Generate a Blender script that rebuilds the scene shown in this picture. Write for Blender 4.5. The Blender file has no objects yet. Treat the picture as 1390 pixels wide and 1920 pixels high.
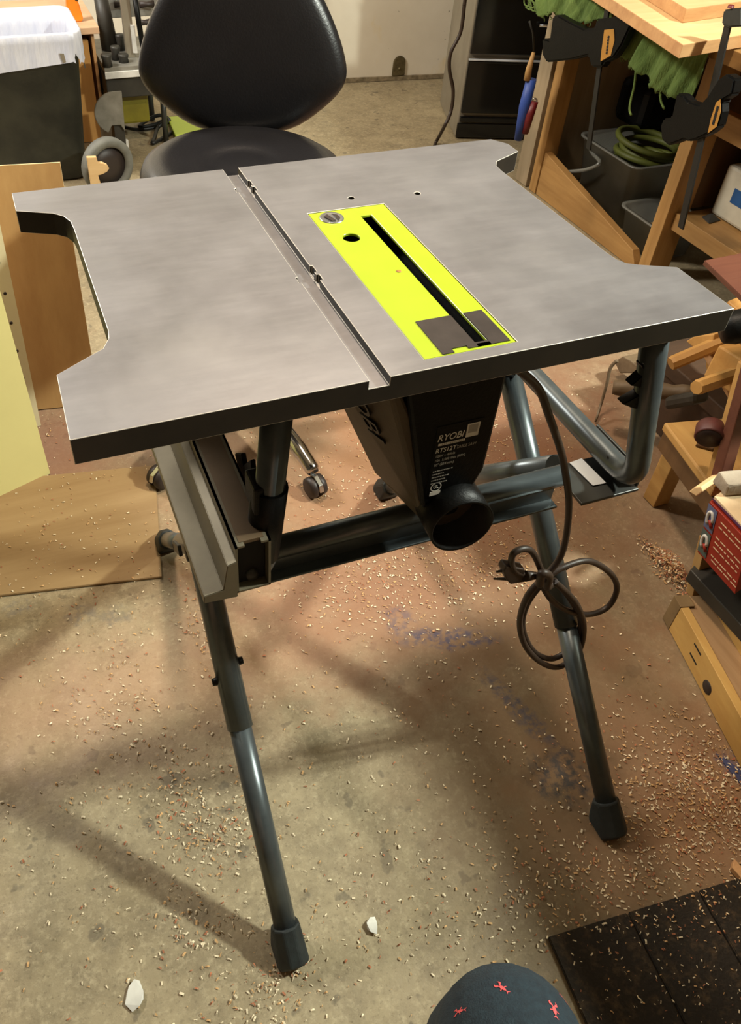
import bpy, bmesh, math, random
from mathutils import Vector, Matrix
from mathutils.bvhtree import BVHTree
random.seed(7)
scn = bpy.context.scene
COL = scn.collection
PI = math.pi
V = Vector

# ------------------------------------------------------------------ camera
F = 1520.94
PCX, PCY = 584.29, 886.38
RX = V((0.93691369, -0.34775601, 0.03547537))
RY = V((-0.21263761, -0.64753137, -0.73177071))
RZ = V((0.27744908, 0.6780626, -0.68062701))
CAM = V((-0.00436444, -0.55404266, 1.37276524))
cam_d = bpy.data.cameras.new('camera')
cam = bpy.data.objects.new('camera', cam_d)
COL.objects.link(cam)
mw = Matrix.Identity(4)
for i in range(3):
    mw[i][0] = RX[i]; mw[i][1] = -RY[i]; mw[i][2] = -RZ[i]; mw[i][3] = CAM[i]
cam.matrix_world = mw
cam_d.sensor_fit = 'AUTO'
cam_d.sensor_width = 36
cam_d.lens = F * 36 / 1920
cam_d.shift_x = (695 - PCX) / 1920
cam_d.shift_y = (PCY - 960) / 1920
cam_d.clip_start = 0.02
scn.camera = cam


def P(u, v, **k):
    """point of the place seen at a photo position, on the plane x=, y= or z="""
    d = RX * ((u - PCX) / F) + RY * ((v - PCY) / F) + RZ
    ax, val = next(iter(k.items()))
    i = 'xyz'.index(ax)
    return CAM + d * ((val - CAM[i]) / d[i])


# ------------------------------------------------------------------ materials
def srgb(c):
    return tuple(((x / 255 / 12.92) if x / 255 <= .04045 else ((x / 255 + .055) / 1.055) ** 2.4) for x in c) + (1,)


class NT:
    def __init__(s, name):
        s.m = bpy.data.materials.new(name)
        s.m.use_nodes = True
        s.t = s.m.node_tree
        s.b = s.t.nodes['Principled BSDF']
        s._co = None

    def n(s, typ, **kw):
        nd = s.t.nodes.new(typ)
        for k, v in kw.items():
            setattr(nd, k, v)
        return nd

    def l(s, a, b):
        s.t.links.new(a, b)

    def co(s):
        if s._co is None:
            s._co = s.n('ShaderNodeTexCoord').outputs['Object']
        return s._co

    def noise(s, scale, detail=4, rough=.55, vec=None, stretch=None):
        nd = s.n('ShaderNodeTexNoise')
        nd.inputs['Scale'].default_value = scale
        nd.inputs['Detail'].default_value = detail
        nd.inputs['Roughness'].default_value = rough
        src = vec or s.co()
        if stretch:
            mp = s.n('ShaderNodeMapping')
            mp.inputs['Scale'].default_value = stretch
            s.l(src, mp.inputs['Vector'])
            src = mp.outputs[0]
        s.l(src, nd.inputs['Vector'])
        return nd.outputs['Fac']

    def ramp(s, fac, lo, hi, a=0, b=1):
        nd = s.n('ShaderNodeMapRange')
        nd.clamp = True
        nd.inputs[1].default_value = lo
        nd.inputs[2].default_value = hi
        nd.inputs[3].default_value = a
        nd.inputs[4].default_value = b
        s.l(fac, nd.inputs[0])
        return nd.outputs[0]

    def mix(s, fac, a, b):
        nd = s.n('ShaderNodeMix', data_type='RGBA')
        for sock, val in ((nd.inputs[0], fac), (nd.inputs[6], a), (nd.inputs[7], b)):
            if isinstance(val, (tuple, float, int)):
                sock.default_value = val
            else:
                s.l(val, sock)
        return nd.outputs[2]

    def math(s, op, a, b=0.0):
        nd = s.n('ShaderNodeMath', operation=op)
        for sock, val in ((nd.inputs[0], a), (nd.inputs[1], b)):
            if isinstance(val, (float, int)):
                sock.default_value = val
            else:
                s.l(val, sock)
        return nd.outputs[0]

    def bump(s, h, strength=.2, dist=.01):
        nd = s.n('ShaderNodeBump')
        nd.inputs['Strength'].default_value = strength
        nd.inputs['Distance'].default_value = dist
        s.l(h, nd.inputs['Height'])
        s.l(nd.outputs[0], s.b.inputs['Normal'])


def mat(name, col, rough=.5, metal=0., col2=None, scale=12, lo=.35, hi=.65, stretch=None, bump=0., bscale=60, spec=.5, trans=0.):
    t = NT(name)
    b = t.b
    b.inputs['Roughness'].default_value = rough
    b.inputs['Metallic'].default_value = metal
    b.inputs['Specular IOR Level'].default_value = spec
    c2 = col2 or tuple(int(x * .86) for x in col)
    f = t.ramp(t.noise(scale, 5, .6, stretch=stretch), lo, hi)
    t.l(t.mix(f, srgb(col), srgb(c2)), b.inputs['Base Color'])
    if bump:
        t.bump(t.noise(bscale, 3, .6, stretch=stretch), bump, .004)
    if trans:
        b.inputs['Transmission Weight'].default_value = trans
    return t.m


def wood(name, col, col2, axis='x', rough=.6, sc=9):
    st = {'x': (.12, 1.6, 1.6), 'y': (1.6, .12, 1.6), 'z': (1.6, 1.6, .12)}[axis]
    t = NT(name)
    f1 = t.ramp(t.noise(sc * 2, 5, .65, stretch=st), .3, .7)
    f2 = t.ramp(t.noise(sc * .5, 3, .5), .35, .7)
    c = t.mix(f1, srgb(col), srgb(col2))
    c = t.mix(t.math('MULTIPLY', f2, .35), c, srgb(tuple(int(x * .72) for x in col2)))
    t.l(c, t.b.inputs['Base Color'])
    t.b.inputs['Roughness'].default_value = rough
    t.bump(f1, .15, .002)
    return t.m


M = {}
M['alu'] = None
t = NT('cast_aluminium')
n1 = t.ramp(t.noise(7, 6, .65), .3, .72)
n2 = t.ramp(t.noise(38, 4, .7, stretch=(.25, 1.5, 1)), .42, .75)
n3 = t.ramp(t.noise(3.1, 3, .6), .58, .72)
c = t.mix(n1, srgb((134, 134, 138)), srgb((119, 118, 122)))
c = t.mix(t.math('MULTIPLY', n2, .35), c, srgb((149, 149, 152)))
c = t.mix(t.math('MULTIPLY', n3, .4), c, srgb((153, 152, 154)))
t.l(c, t.b.inputs['Base Color'])
t.b.inputs['Metallic'].default_value = .55
t.l(t.ramp(t.noise(11, 5, .6), .3, .7, .36, .5), t.b.inputs['Roughness'])
t.bump(t.noise(160, 2, .5), .05, .001)
M['alu'] = t.m
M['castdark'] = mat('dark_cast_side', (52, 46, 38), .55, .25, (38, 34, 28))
M['edge'] = mat('edge_highlight', (226, 220, 210), .45, .35)  # near-white bevel colour, paints in the bright highlight along the table edges
M['lime'] = mat('lime_paint', (166, 188, 40), .32, 0, (160, 182, 36), spec=.5)
M['graphite'] = mat('graphite_insert', (64, 58, 56), .42, .35, (52, 47, 46), scale=30)
M['black'] = mat('black_plastic', (5, 5, 5), .45, 0, (8, 8, 7), spec=.22, bump=.12, bscale=260)
M['brownplastic'] = mat('dusty_black_plastic', (84, 72, 54), .6, 0, (72, 60, 44), bump=.1, bscale=250)
M['tube'] = mat('grey_painted_tube', (94, 101, 103), .32, .55, (80, 87, 90), scale=20)
M['darktube'] = mat('dark_grey_tube', (64, 66, 64), .4, .4, (54, 55, 53), scale=20)
M['rubber'] = mat('black_rubber', (24, 30, 31), .6, 0, (34, 42, 42), scale=30, bump=.2, bscale=90)
M['steel'] = mat('bright_steel', (200, 204, 206), .25, .9)
M['chrome'] = mat('chrome', (215, 215, 215), .12, 1.)
M['label'] = mat('silver_label', (222, 228, 232), .35, .2, (210, 216, 220))
M['print'] = mat('pale_print', (226, 224, 214), .5)
M['printdim'] = mat('faint_print', (170, 166, 156), .5)
M['letters'] = mat('moulded_letters', (16, 14, 13), .5)
M['white'] = mat('white_plastic', (215, 212, 205), .5)
M['fencealu'] = mat('fence_alu', (122, 114, 94), .5, .4, (108, 100, 82), scale=18)
M['fencetop'] = mat('fence_top', (112, 92, 68), .5, .3, (96, 78, 58), scale=9)
M['lipglint'] = mat('drawer_highlight', (214, 220, 226), .4, .2)  # pale colour for the painted highlight on the drawer lips
M['leather'] = mat('black_vinyl', (26, 25, 27), .33, 0, (24, 23, 25), scale=16, bump=.12, bscale=220)
M['bin'] = mat('black_bin', (38, 40, 36), .5, 0, (66, 67, 58), scale=7, lo=.4, hi=.75, bump=.1, bscale=90)
M['cabwood'] = wood('cabinet_wood', (200, 150, 84), (184, 132, 68), 'z')
M['cabtop'] = wood('cabinet_top', (214, 176, 140), (198, 158, 122), 'x')
M['ply'] = wood('plywood', (190, 152, 98), (168, 128, 78), 'z', sc=5)
M['plyedge'] = mat('plywood_edge', (228, 200, 150), .7)
M['cream'] = mat('cream_laminate', (216, 206, 140), .3, 0, (208, 198, 134), scale=3)
M['cream2'] = mat('cream_laminate_dull', (206, 196, 160), .4, 0, (196, 184, 148), scale=3)
M['hard'] = wood('hardboard', (168, 140, 98), (142, 112, 72), 'x', sc=4)
M['orange'] = mat('orange_plastic', (255, 140, 30), .4)
M['grey'] = mat('grey_machine', (150, 148, 140), .45, .5, (120, 118, 110))
M['dgrey'] = mat('dark_machine', (56, 54, 48), .5, .2, (42, 40, 36))
M['tyre'] = mat('grey_tyre', (120, 120, 112), .7, 0, (98, 98, 92))
M['hubb'] = mat('brown_hub', (46, 36, 32), .5)
M['olive'] = mat('olive_body', (118, 110, 22), .5)
M['cabblack'] = mat('gloss_black', (6, 8, 10), .14, 0, (8, 10, 12), spec=.6)
M['cabside'] = mat('grey_steel_side', (150, 142, 126), .42, .4, (132, 124, 108), scale=6)
M['cord'] = mat('brown_black_cord', (44, 32, 24), .5, 0, (54, 40, 30), scale=50)
M['cordblack'] = mat('black_cord', (20, 20, 18), .5)
M['pine'] = wood('pine', (232, 200, 150), (218, 180, 126), 'x')
M['pineedge'] = wood('pine_edge', (214, 168, 116), (182, 134, 88), 'x')
M['bench'] = wood('bench_wood', (178, 138, 82), (150, 110, 60), 'y')
M['benchz'] = wood('bench_leg_wood', (180, 140, 84), (152, 112, 60), 'z')
M['benchgrey'] = wood('bench_grey_wood', (168, 150, 122), (146, 128, 100), 'z')
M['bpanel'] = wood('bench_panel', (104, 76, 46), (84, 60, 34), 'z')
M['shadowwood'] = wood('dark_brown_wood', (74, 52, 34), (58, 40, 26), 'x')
M['towel'] = mat('green_cloth', (102, 124, 62), .95, 0, (76, 98, 42), scale=26, stretch=(1, 1, .35), bump=.9, bscale=210)
M['toweltan'] = mat('tan_lining', (160, 124, 80), .9)
M['tag'] = mat('ochre_label', (176, 128, 52), .55, 0, (158, 112, 44))
M['blue'] = mat('blue_plastic', (44, 76, 156), .5, 0, (36, 62, 132))
M['red'] = mat('dark_red_plastic', (104, 22, 26), .45)
M['tan'] = wood('tan_wood', (184, 148, 92), (160, 122, 72), 'z')
M['clear'] = mat('clear_plastic', (196, 196, 186), .25, 0, (180, 180, 170), trans=.75)
M['hose'] = mat('green_hose', (92, 98, 34), .6)
M['tub'] = mat('white_tub', (206, 200, 180), .5, 0, (190, 184, 164))
M['bluetape'] = mat('blue_tape', (34, 84, 140), .6)
M['redwood'] = wood('red_brown_board', (106, 64, 48), (86, 48, 36), 'x', rough=.45)
M['shelf'] = wood('shelf_wood', (196, 156, 92), (174, 130, 70), 'y')
M['shelfx'] = wood('handle_wood', (206, 160, 92), (180, 132, 68), 'x', sc=6)
M['grey wood'] = wood('grey_turned_wood', (122, 104, 80), (92, 76, 56), 'x')
M['puck'] = mat('dark_red_disc', (88, 40, 34), .55, 0, (62, 26, 22), scale=24)
M['puckface'] = mat('dark_disc_face', (30, 12, 10), .5)
M['boxred'] = mat('red_carton', (150, 42, 24), .5, 0, (138, 34, 20), scale=10)
M['boxblue'] = mat('blue_carton', (96, 104, 136), .5)
M['boxteal'] = mat('teal_carton', (84, 98, 92), .5)
M['boxtop'] = mat('cream_carton', (226, 200, 160), .7)
M['purple'] = mat('purple_edge', (86, 46, 84), .5)
M['stone'] = mat('grey_block', (168, 156, 138), .9, 0, (146, 134, 118), bump=.5, bscale=60)
M['oldply'] = wood('old_plywood', (208, 168, 96), (190, 146, 78), 'y')
M['oldtop'] = wood('worn_top', (178, 144, 104), (150, 116, 78), 'y')
M['oldend'] = mat('dirty_wood_end', (128, 104, 68), .8, 0, (108, 86, 54))
M['dark'] = mat('black_void', (10, 9, 8), .8)
M['denim'] = mat('dark_teal_denim', (26, 44, 54), .9, 0, (18, 32, 42), scale=120, bump=.4, bscale=500)
M['pink'] = mat('pink_print', (232, 92, 96), .8)
M['skin'] = mat('skin', (206, 158, 128), .5)
M['shirt'] = mat('grey_shirt', (96, 96, 98), .9)
M['hair'] = mat('brown_hair', (50, 36, 26), .8)
M['paper'] = mat('white_paper', (226, 224, 214), .8)
M['bag'] = mat('white_bag', (216, 218, 228), .35, 0, (200, 204, 220), scale=20, stretch=(2.2, 2.2, .4), bump=.55, bscale=34, trans=.12)
M['mat'] = mat('dirty_mat', (36, 29, 20), .9, 0, (74, 58, 38), scale=70, lo=.5, hi=.72, bump=.6, bscale=160)
M['bluesc'] = mat('blue_scrap', (66, 72, 110), .7, 0, (56, 60, 94))
M['ceil'] = mat('white_ceiling', (214, 206, 190), .8)
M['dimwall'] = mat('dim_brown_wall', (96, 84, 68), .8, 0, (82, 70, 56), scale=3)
M['copper'] = mat('worn_vent', (112, 100, 70), .5, .4, (84, 74, 50), scale=40)

# walls
t = NT('painted_wall')
c = t.mix(t.ramp(t.noise(2.2, 5, .6), .35, .7), srgb((222, 214, 196)), srgb((208, 198, 178)))
st = t.ramp(t.noise(5, 4, .6, stretch=(1, 1, .5)), .6, .7)
c = t.mix(t.math('MULTIPLY', st, .45), c, srgb((214, 186, 120)))
sp = t.ramp(t.noise(42, 2, .4), .76, .79)
c = t.mix(t.math('MULTIPLY', sp, .6), c, srgb((96, 84, 64)))
t.l(c, t.b.inputs['Base Color'])
t.b.inputs['Roughness'].default_value = .7
M['wall'] = t.m

# floor
t = NT('dusty_concrete')
base = t.mix(t.ramp(t.noise(2.3, 6, .62), .32, .68), srgb((158, 144, 114)), srgb((132, 118, 90)))
base = t.mix(t.math('MULTIPLY', t.ramp(t.noise(16, 6, .75), .42, .72), .7), base, srgb((104, 92, 70)))
base = t.mix(t.math('MULTIPLY', t.ramp(t.noise(95, 4, .7), .5, .74), .6), base, srgb((186, 172, 140)))
base = t.mix(t.math('MULTIPLY', t.ramp(t.noise(150, 3, .6), .58, .7), .45), base, srgb((88, 76, 56)))
spots = t.ramp(t.noise(24, 3, .45), .665, .70)
base = t.mix(t.math('MULTIPLY', spots, .55), base, srgb((82, 74, 60)))
blot = t.ramp(t.noise(8.5, 4, .6), .645, .70)
base = t.mix(t.math('MULTIPLY', blot, .35), base, srgb((104, 94, 76)))


FLC = (.55, .75)   # the floor's own origin


def patch(t, base, cx, cy, rx, ry, rot, col, fac, soft=.7, nsc=9, namt=.9, fine=0):
    mp = t.n('ShaderNodeMapping', vector_type='TEXTURE')
    mp.inputs['Location'].default_value = (cx - FLC[0], cy - FLC[1], 0)
    mp.inputs['Rotation'].default_value = (0, 0, rot)
    mp.inputs['Scale'].default_value = (rx, ry, 1)
    t.l(t.co(), mp.inputs['Vector'])
    ln = t.n('ShaderNodeVectorMath', operation='LENGTH')
    t.l(mp.outputs[0], ln.inputs[0])
    d = t.math('ADD', ln.outputs['Value'], t.math('MULTIPLY', t.math('SUBTRACT', t.noise(nsc, 5, .65), .5), namt * 2))
    f = t.ramp(d, 1 - soft, 1 + soft, fac, 0)
    if fine:
        f = t.math('MULTIPLY', f, t.ramp(t.noise(fine, 3, .6), .42, .6))
    return t.mix(f, base, srgb(col))


# red and tan wood dust; the dark browns also paint in floor shade
DUST_SHADE = [(1.05, .95, .55, .6, .5, (134, 94, 72), .85), (.72, .72, .30, .25, 0, (144, 102, 78), .7), (1.2, 1.6, .5, .5, 0, (128, 92, 66), .7),
        (.6, .38, .30, .18, -.3, (146, 100, 76), .75), (.0, .35, .45, .13, -.1, (150, 114, 84), .6), (.86, .1, .26, .4, .2, (108, 82, 52), .6),
        (.66, -.2, .24, .2, 0, (96, 74, 44), .75), (.66, .05, .22, .16, 0, (100, 76, 46), .7), (.95, -.2, .22, .2, 0, (144, 106, 76), .7), (-.05, 1.1, .2, .2, 0, (140, 98, 82), .75),
        (.45, .85, .4, .3, 0, (150, 114, 80), .5)]
for d in DUST_SHADE:
    base = patch(t, base, *d)
BLUEP = [(.66, .255, .085, .025, -.35, (58, 58, 82), .8), (.70, .07, .02, .1, .25, (54, 56, 72), .7), (.70, -.075, .05, .05, 0, (40, 46, 52), .8),
         (1.03, -.185, .05, .03, -1., (70, 76, 116), .9), (.57, .32, .03, .05, 0, (70, 66, 86), .5), (-.05, .56, .03, .03, 0, (110, 104, 96), .6),
         (.02, .53, .03, .03, 0, (104, 98, 90), .6), (-.17, .62, .03, .02, 0, (110, 104, 96), .6)]
for d in BLUEP:
    base = patch(t, base, *d, soft=.25, nsc=26, namt=.7, fine=60)
t.l(base, t.b.inputs['Base Color'])
t.l(t.ramp(t.noise(9, 4, .6), .3, .7, .5, .78), t.b.inputs['Roughness'])
t.bump(t.noise(90, 4, .65), .22, .004)
M['floor'] = t.m


# ------------------------------------------------------------------ mesh building
class MB:
    def __init__(s):
        s.bm = bmesh.new()
        s.mats = []
        s.cur = 0

    def use(s, m):
        if m not in s.mats:
            s.mats.append(m)
        s.cur = s.mats.index(m)
        return s

    def _fin(s, faces, smooth=False):
        for f in faces:
            f.material_index = s.cur
            f.smooth = smooth

    def box(s, x0, x1, y0, y1, z0, z1, bev=0):
        return s.hull([(x, y, z) for x in (x0, x1) for y in (y0, y1) for z in (z0, z1)], bev)

    def _merge(s, tmp, smooth):
        vm = {}
        for v in tmp.verts:
            vm[v] = s.bm.verts.new(v.co)
        fs = []
        for f in tmp.faces:
            try:
                nf = s.bm.faces.new([vm[v] for v in f.verts])
            except ValueError:
                continue
            nf.smooth = f.smooth or smooth
            nf.material_index = s.cur
            fs.append(nf)
        tmp.free()
        return s

    def hull(s, pts, bev=0, seg=2, smooth=False):
        b = bmesh.new()
        for p in pts:
            b.verts.new(p)
        r = bmesh.ops.convex_hull(b, input=b.verts[:])
        junk = [g for g in r['geom_interior'] + r['geom_unused'] if isinstance(g, bmesh.types.BMVert)]
        if junk:
            bmesh.ops.delete(b, geom=list(set(junk)), context='VERTS')
        bmesh.ops.dissolve_limit(b, angle_limit=.02, verts=b.verts[:], edges=b.edges[:])
        bmesh.ops.recalc_face_normals(b, faces=b.faces[:])
        if bev:
            bmesh.ops.bevel(b, geom=b.edges[:], offset=bev, segments=seg, affect='EDGES', profile=.5, clamp_overlap=True)
        return s._merge(b, smooth)

    def prism(s, pts, vec, bev=0):
        """polygon pts (list of 3D) extruded by vec"""
        b = bmesh.new()
        vs = [b.verts.new(p) for p in pts]
        f = b.faces.new(vs)
        r = bmesh.ops.extrude_face_region(b, geom=[f])
        nv = [g for g in r['geom'] if isinstance(g, bmesh.types.BMVert)]
        bmesh.ops.translate(b, verts=nv, vec=V(vec))
        bmesh.ops.recalc_face_normals(b, faces=b.faces[:])
        if bev:
            bmesh.ops.bevel(b, geom=[e for e in b.edges if len(e.link_faces) == 2 and e.calc_face_angle(0) > .5], offset=bev, segments=2, affect='EDGES', clamp_overlap=True)
        return s._merge(b, False)

    def tube(s, pts, r, seg=14, caps=True, smooth=True):
        pts = [V(p) for p in pts]
        n = len(pts)
        rad = r if isinstance(r, (list, tuple)) else [r] * n
        tan = []
        for i in range(n):
            a = pts[max(i - 1, 0)]; c = pts[min(i + 1, n - 1)]
            tan.append((c - a).normalized())
        up = V((0, 0, 1)) if abs(tan[0].z) < .9 else V((1, 0, 0))
        nrm = tan[0].cross(up).normalized()
        rings = []
        for i in range(n):
            if i:
                q = tan[i - 1].rotation_difference(tan[i])
                nrm = q @ nrm
            bn = tan[i].cross(nrm).normalized()
            rings.append([s.bm.verts.new(pts[i] + (nrm * math.cos(a) + bn * math.sin(a)) * rad[i]) for a in [2 * PI * k / seg for k in range(seg)]])
        fs = []
        for i in range(n - 1):
            for k in range(seg):
                fs.append(s.bm.faces.new((rings[i][k], rings[i][(k + 1) % seg], rings[i + 1][(k + 1) % seg], rings[i + 1][k])))
        s._fin(fs, smooth)
        if caps:
            s._fin([s.bm.faces.new(rings[0][::-1]), s.bm.faces.new(rings[-1])], False)
        return s

    def lathe(s, prof, origin, axis=(0, 0, 1), seg=32, smooth=True, close=False):
        """prof = [(radius, height)] about axis at origin"""
        ax = V(axis).normalized()
        u = ax.cross(V((0, 0, 1)) if abs(ax.z) < .9 else V((1, 0, 0))).normalized()
        w = ax.cross(u)
        o = V(origin)
        rings = []
        for r, h in prof:
            if r < 1e-6:
                rings.append([s.bm.verts.new(o + ax * h)])
            else:
                rings.append([s.bm.verts.new(o + ax * h + (u * math.cos(2 * PI * k / seg) + w * math.sin(2 * PI * k / seg)) * r) for k in range(seg)])
        fs = []
        pr = list(zip(rings, rings[1:]))
        if close:
            pr.append((rings[-1], rings[0]))
        for a, b in pr:
            for k in range(seg):
                k2 = (k + 1) % seg
                if len(a) == 1 and len(b) == 1:
                    continue
                if len(a) == 1:
                    fs.append(s.bm.faces.new((a[0], b[k2], b[k])))
                elif len(b) == 1:
                    fs.append(s.bm.faces.new((a[k], a[k2], b[0])))
                else:
                    fs.append(s.bm.faces.new((a[k], a[k2], b[k2], b[k])))
        s._fin(fs, smooth)
        return s

    def torus(s, c, axis, R, r, seg=40, rs=10):
        prof = [(R + r * math.cos(2 * PI * k / rs), r * math.sin(2 * PI * k / rs)) for k in range(rs)]
        return s.lathe(prof, c, axis, seg, True, True)

    def grid(s, fn, nu, nv, smooth=True):
        vs = [[s.bm.verts.new(fn(i / nu, j / nv)) for j in range(nv + 1)] for i in range(nu + 1)]
        fs = [s.bm.faces.new((vs[i][j], vs[i + 1][j], vs[i + 1][j + 1], vs[i][j + 1])) for i in range(nu) for j in range(nv)]
        s._fin(fs, smooth)
        return s

    def poly(s, pts):
        f = s.bm.faces.new([s.bm.verts.new(p) for p in pts])
        s._fin([f])
        return s

    def build(s, name, m=None, parent=None, norm=True):
        if m is not None and not s.mats:
            s.mats = [m]
        elif m is not None:
            s.mats.append(m)
        if norm:
            bmesh.ops.recalc_face_normals(s.bm, faces=s.bm.faces[:])
        me = bpy.data.meshes.new(name)
        if parent is not None:
            o_ = V(parent.get('_o', (0, 0, 0)))
        else:
            cs = [v.co for v in s.bm.verts]
            o_ = V(((min(c.x for c in cs) + max(c.x for c in cs)) / 2, (min(c.y for c in cs) + max(c.y for c in cs)) / 2, min(c.z for c in cs)))
        for v in s.bm.verts:
            v.co -= o_
        s.bm.to_mesh(me)
        s.bm.free()
        for k in s.mats:
            me.materials.append(M[k])
        ob = bpy.data.objects.new(name, me)
        COL.objects.link(ob)
        ORG[ob.name] = o_
        if parent is not None:
            ob.parent = parent
            ob['_o'] = o_[:]
        else:
            ob.location = o_
            ob['_o'] = o_[:]
        return ob


ORG = {}


def tag(o, label, cat, group=None, kind=None):
    o['label'] = label
    o['category'] = cat
    if group:
        o['group'] = group
    if kind:
        o['kind'] = kind
    return o


def thing(name, loc, label, cat, group=None):
    o = bpy.data.objects.new(name, None)
    o.empty_display_size = .05
    COL.objects.link(o)
    o.location = loc
    o['_o'] = V(loc)[:]
    return tag(o, label, cat, group)


def struct(o):
    o['kind'] = 'structure'
    return o


def mod_bevel(o, w, seg=2, ang=50):
    m = o.modifiers.new('bevel', 'BEVEL')
    m.width = w; m.segments = seg; m.limit_method = 'ANGLE'; m.angle_limit = math.radians(ang)
    return o


def boolean(mb, cutters):
    """subtract the closed bmeshes of cutters (MBs) from mb, returning a new MB"""
    me = bpy.data.meshes.new('tmp'); mb.bm.normal_update()
    bmesh.ops.recalc_face_normals(mb.bm, faces=mb.bm.faces[:])
    mb.bm.to_mesh(me)
    o = bpy.data.objects.new('tmp', me); COL.objects.link(o)
    cs = []
    for c in cutters:
        bmesh.ops.recalc_face_normals(c.bm, faces=c.bm.faces[:])
        m2 = bpy.data.meshes.new('tmpc'); c.bm.to_mesh(m2); c.bm.free()
        co = bpy.data.objects.new('tmpc', m2); COL.objects.link(co)
        md = o.modifiers.new('b', 'BOOLEAN'); md.operation = 'DIFFERENCE'; md.solver = 'EXACT'; md.object = co
        cs.append(co)
    dg = bpy.context.evaluated_depsgraph_get()
    res = bpy.data.meshes.new_from_object(o.evaluated_get(dg))
    mb.bm.free()
    mb.bm = bmesh.new()
    mb.bm.from_mesh(res)
    for x in cs + [o]:
        d = x.data
        bpy.data.objects.remove(x); bpy.data.meshes.remove(d)
    bpy.data.meshes.remove(res)
    return mb


def text(body, size, origin, right, up, depth, m, name, parent, shear=0, sx=1.):
    cu = bpy.data.curves.new('t', 'FONT')
    cu.body = body; cu.size = size; cu.extrude = depth; cu.shear = shear; cu.resolution_u = 3
    o = bpy.data.objects.new('t', cu); COL.objects.link(o)
    dg = bpy.context.evaluated_depsgraph_get()
    me = bpy.data.meshes.new_from_object(o.evaluated_get(dg))
    bpy.data.objects.remove(o); bpy.data.curves.remove(cu)
    mb = MB()
    mb.bm.from_mesh(me); bpy.data.meshes.remove(me)
    r, u = V(right).normalized(), V(up).normalized()
    n = r.cross(u)
    for v in mb.bm.verts:
        c = v.co.copy()
        v.co = V(origin) + r * c.x * sx + u * c.y + n * c.z
    for f in mb.bm.faces:
        f.material_index = 0
    return mb.build(name, m, parent, norm=False)


def arc(c, r, a0, a1, n, u, w):
    return [V(c) + V(u) * r * math.cos(a0 + (a1 - a0) * i / n) + V(w) * r * math.sin(a0 + (a1 - a0) * i / n) for i in range(n + 1)]


def smooth_path(pts, n=8):
    pts = [V(p) for p in pts]
    out = []
    for i in range(len(pts) - 1):
        p0 = pts[max(i - 1, 0)]; p1 = pts[i]; p2 = pts[i + 1]; p3 = pts[min(i + 2, len(pts) - 1)]
        for k in range(n):
            t_ = k / n
            out.append(.5 * ((2 * p1) + (p2 - p0) * t_ + (2 * p0 - 5 * p1 + 4 * p2 - p3) * t_ ** 2 + (3 * p1 - p0 - 3 * p2 + p3) * t_ ** 3))
    out.append(pts[-1])
    return out


# ------------------------------------------------------------------ setting
X0, X1, Y0, Z1 = -2.6, 3.7, -2.6, 2.6
def wy(x):
    return 3.51 - .11 * (x - 2.03)
mb = MB(); mb.box(X0 - .1, X1 + .1, Y0 - .1, 4.2, -.1, 0)
fl = struct(mb.build('floor', 'floor'))
mb = MB(); mb.box(X0 - .1, X1 + .1, Y0 - .1, 4.3, Z1, Z1 + .1)
struct(mb.build('ceiling', 'ceil'))
mb = MB(); mb.hull([(x, wy(x) + d, z) for x in (X0 - .1, X1 + .1) for d in (0, .12) for z in (0, Z1)])
struct(mb.build('wall_back', 'wall'))
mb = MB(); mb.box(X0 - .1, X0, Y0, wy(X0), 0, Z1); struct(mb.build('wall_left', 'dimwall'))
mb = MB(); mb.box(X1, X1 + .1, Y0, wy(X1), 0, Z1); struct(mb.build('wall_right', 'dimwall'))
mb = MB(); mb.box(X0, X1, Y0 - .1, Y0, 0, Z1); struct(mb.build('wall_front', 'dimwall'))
M['trim'] = mat('grimy_trim', (140, 126, 100), .8, 0, (96, 84, 62), scale=30)
mb = MB(); mb.hull([(x, wy(x) - d, z) for x in (X0, X1) for d in (-.0, .012) for z in (0.002, .022)])
struct(mb.build('baseboard_back', 'trim'))

# arched metal cover on the back wall
mb = MB()
c0 = V((2.035, wy(2.035), 0))
pts = []
for k in range(13):
    a = PI * k / 12
    pts.append(c0 + V((.034 * math.cos(a), -.001, .085 + .034 * math.sin(a))))
pts = [c0 + V((.036, -.001, .024))] + pts + [c0 + V((-.036, -.001, .024))]
mb.prism(pts, (0, -.012, 0), .003)
mb.lathe([(.006, 0), (.006, .006), (0, .007)], c0 + V((0, -.012, .06)), (0, -1, 0), 12)
tag(mb.build('wall_vent', 'copper'), 'small arched tarnished metal cover at foot of white back wall', 'vent')

# ------------------------------------------------------------------ TABLE SAW
H, D, W, TH = .919, .505, .71, .0285
saw = thing('table_saw', (.44, .25, 0), 'portable table saw with grey cast table and lime throat plate on folding legs', 'table saw')
outl = [(0, 0), (.71, 0), (.71, .095), (.668, .114), (.657, .121), (.6515, .132), (.650, .150), (.650, .398), (.652, .415), (.660, .428), (.71, .452),
        (.71, .482), (.694, .505), (0, .505), (0, .452), (.042, .433), (.053, .422), (.059, .405), (.060, .385), (.060, .158), (.058, .143), (.050, .127), (.002, .097)]
mb = MB(); mb.use('alu')
mb.prism([(x, y, H) for x, y in outl], (0, 0, -TH))
cut = []
c = MB(); c.box(.277, .2985, -.1, .6, H - .010, H + .1); cut.append(c)
for yy in (.195, .435):
    c = MB(); c.box(.2745, .302, yy - .006, yy + .006, H - .009, H + .1); cut.append(c)
    c = MB(); c.box(.2985, .3015, yy + .012, yy + .026, H - .0085, H + .1); cut.append(c)
c = MB(); c.box(.3415, .4465, .0155, .3465, H - .2, H + .1); cut.append(c)
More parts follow.
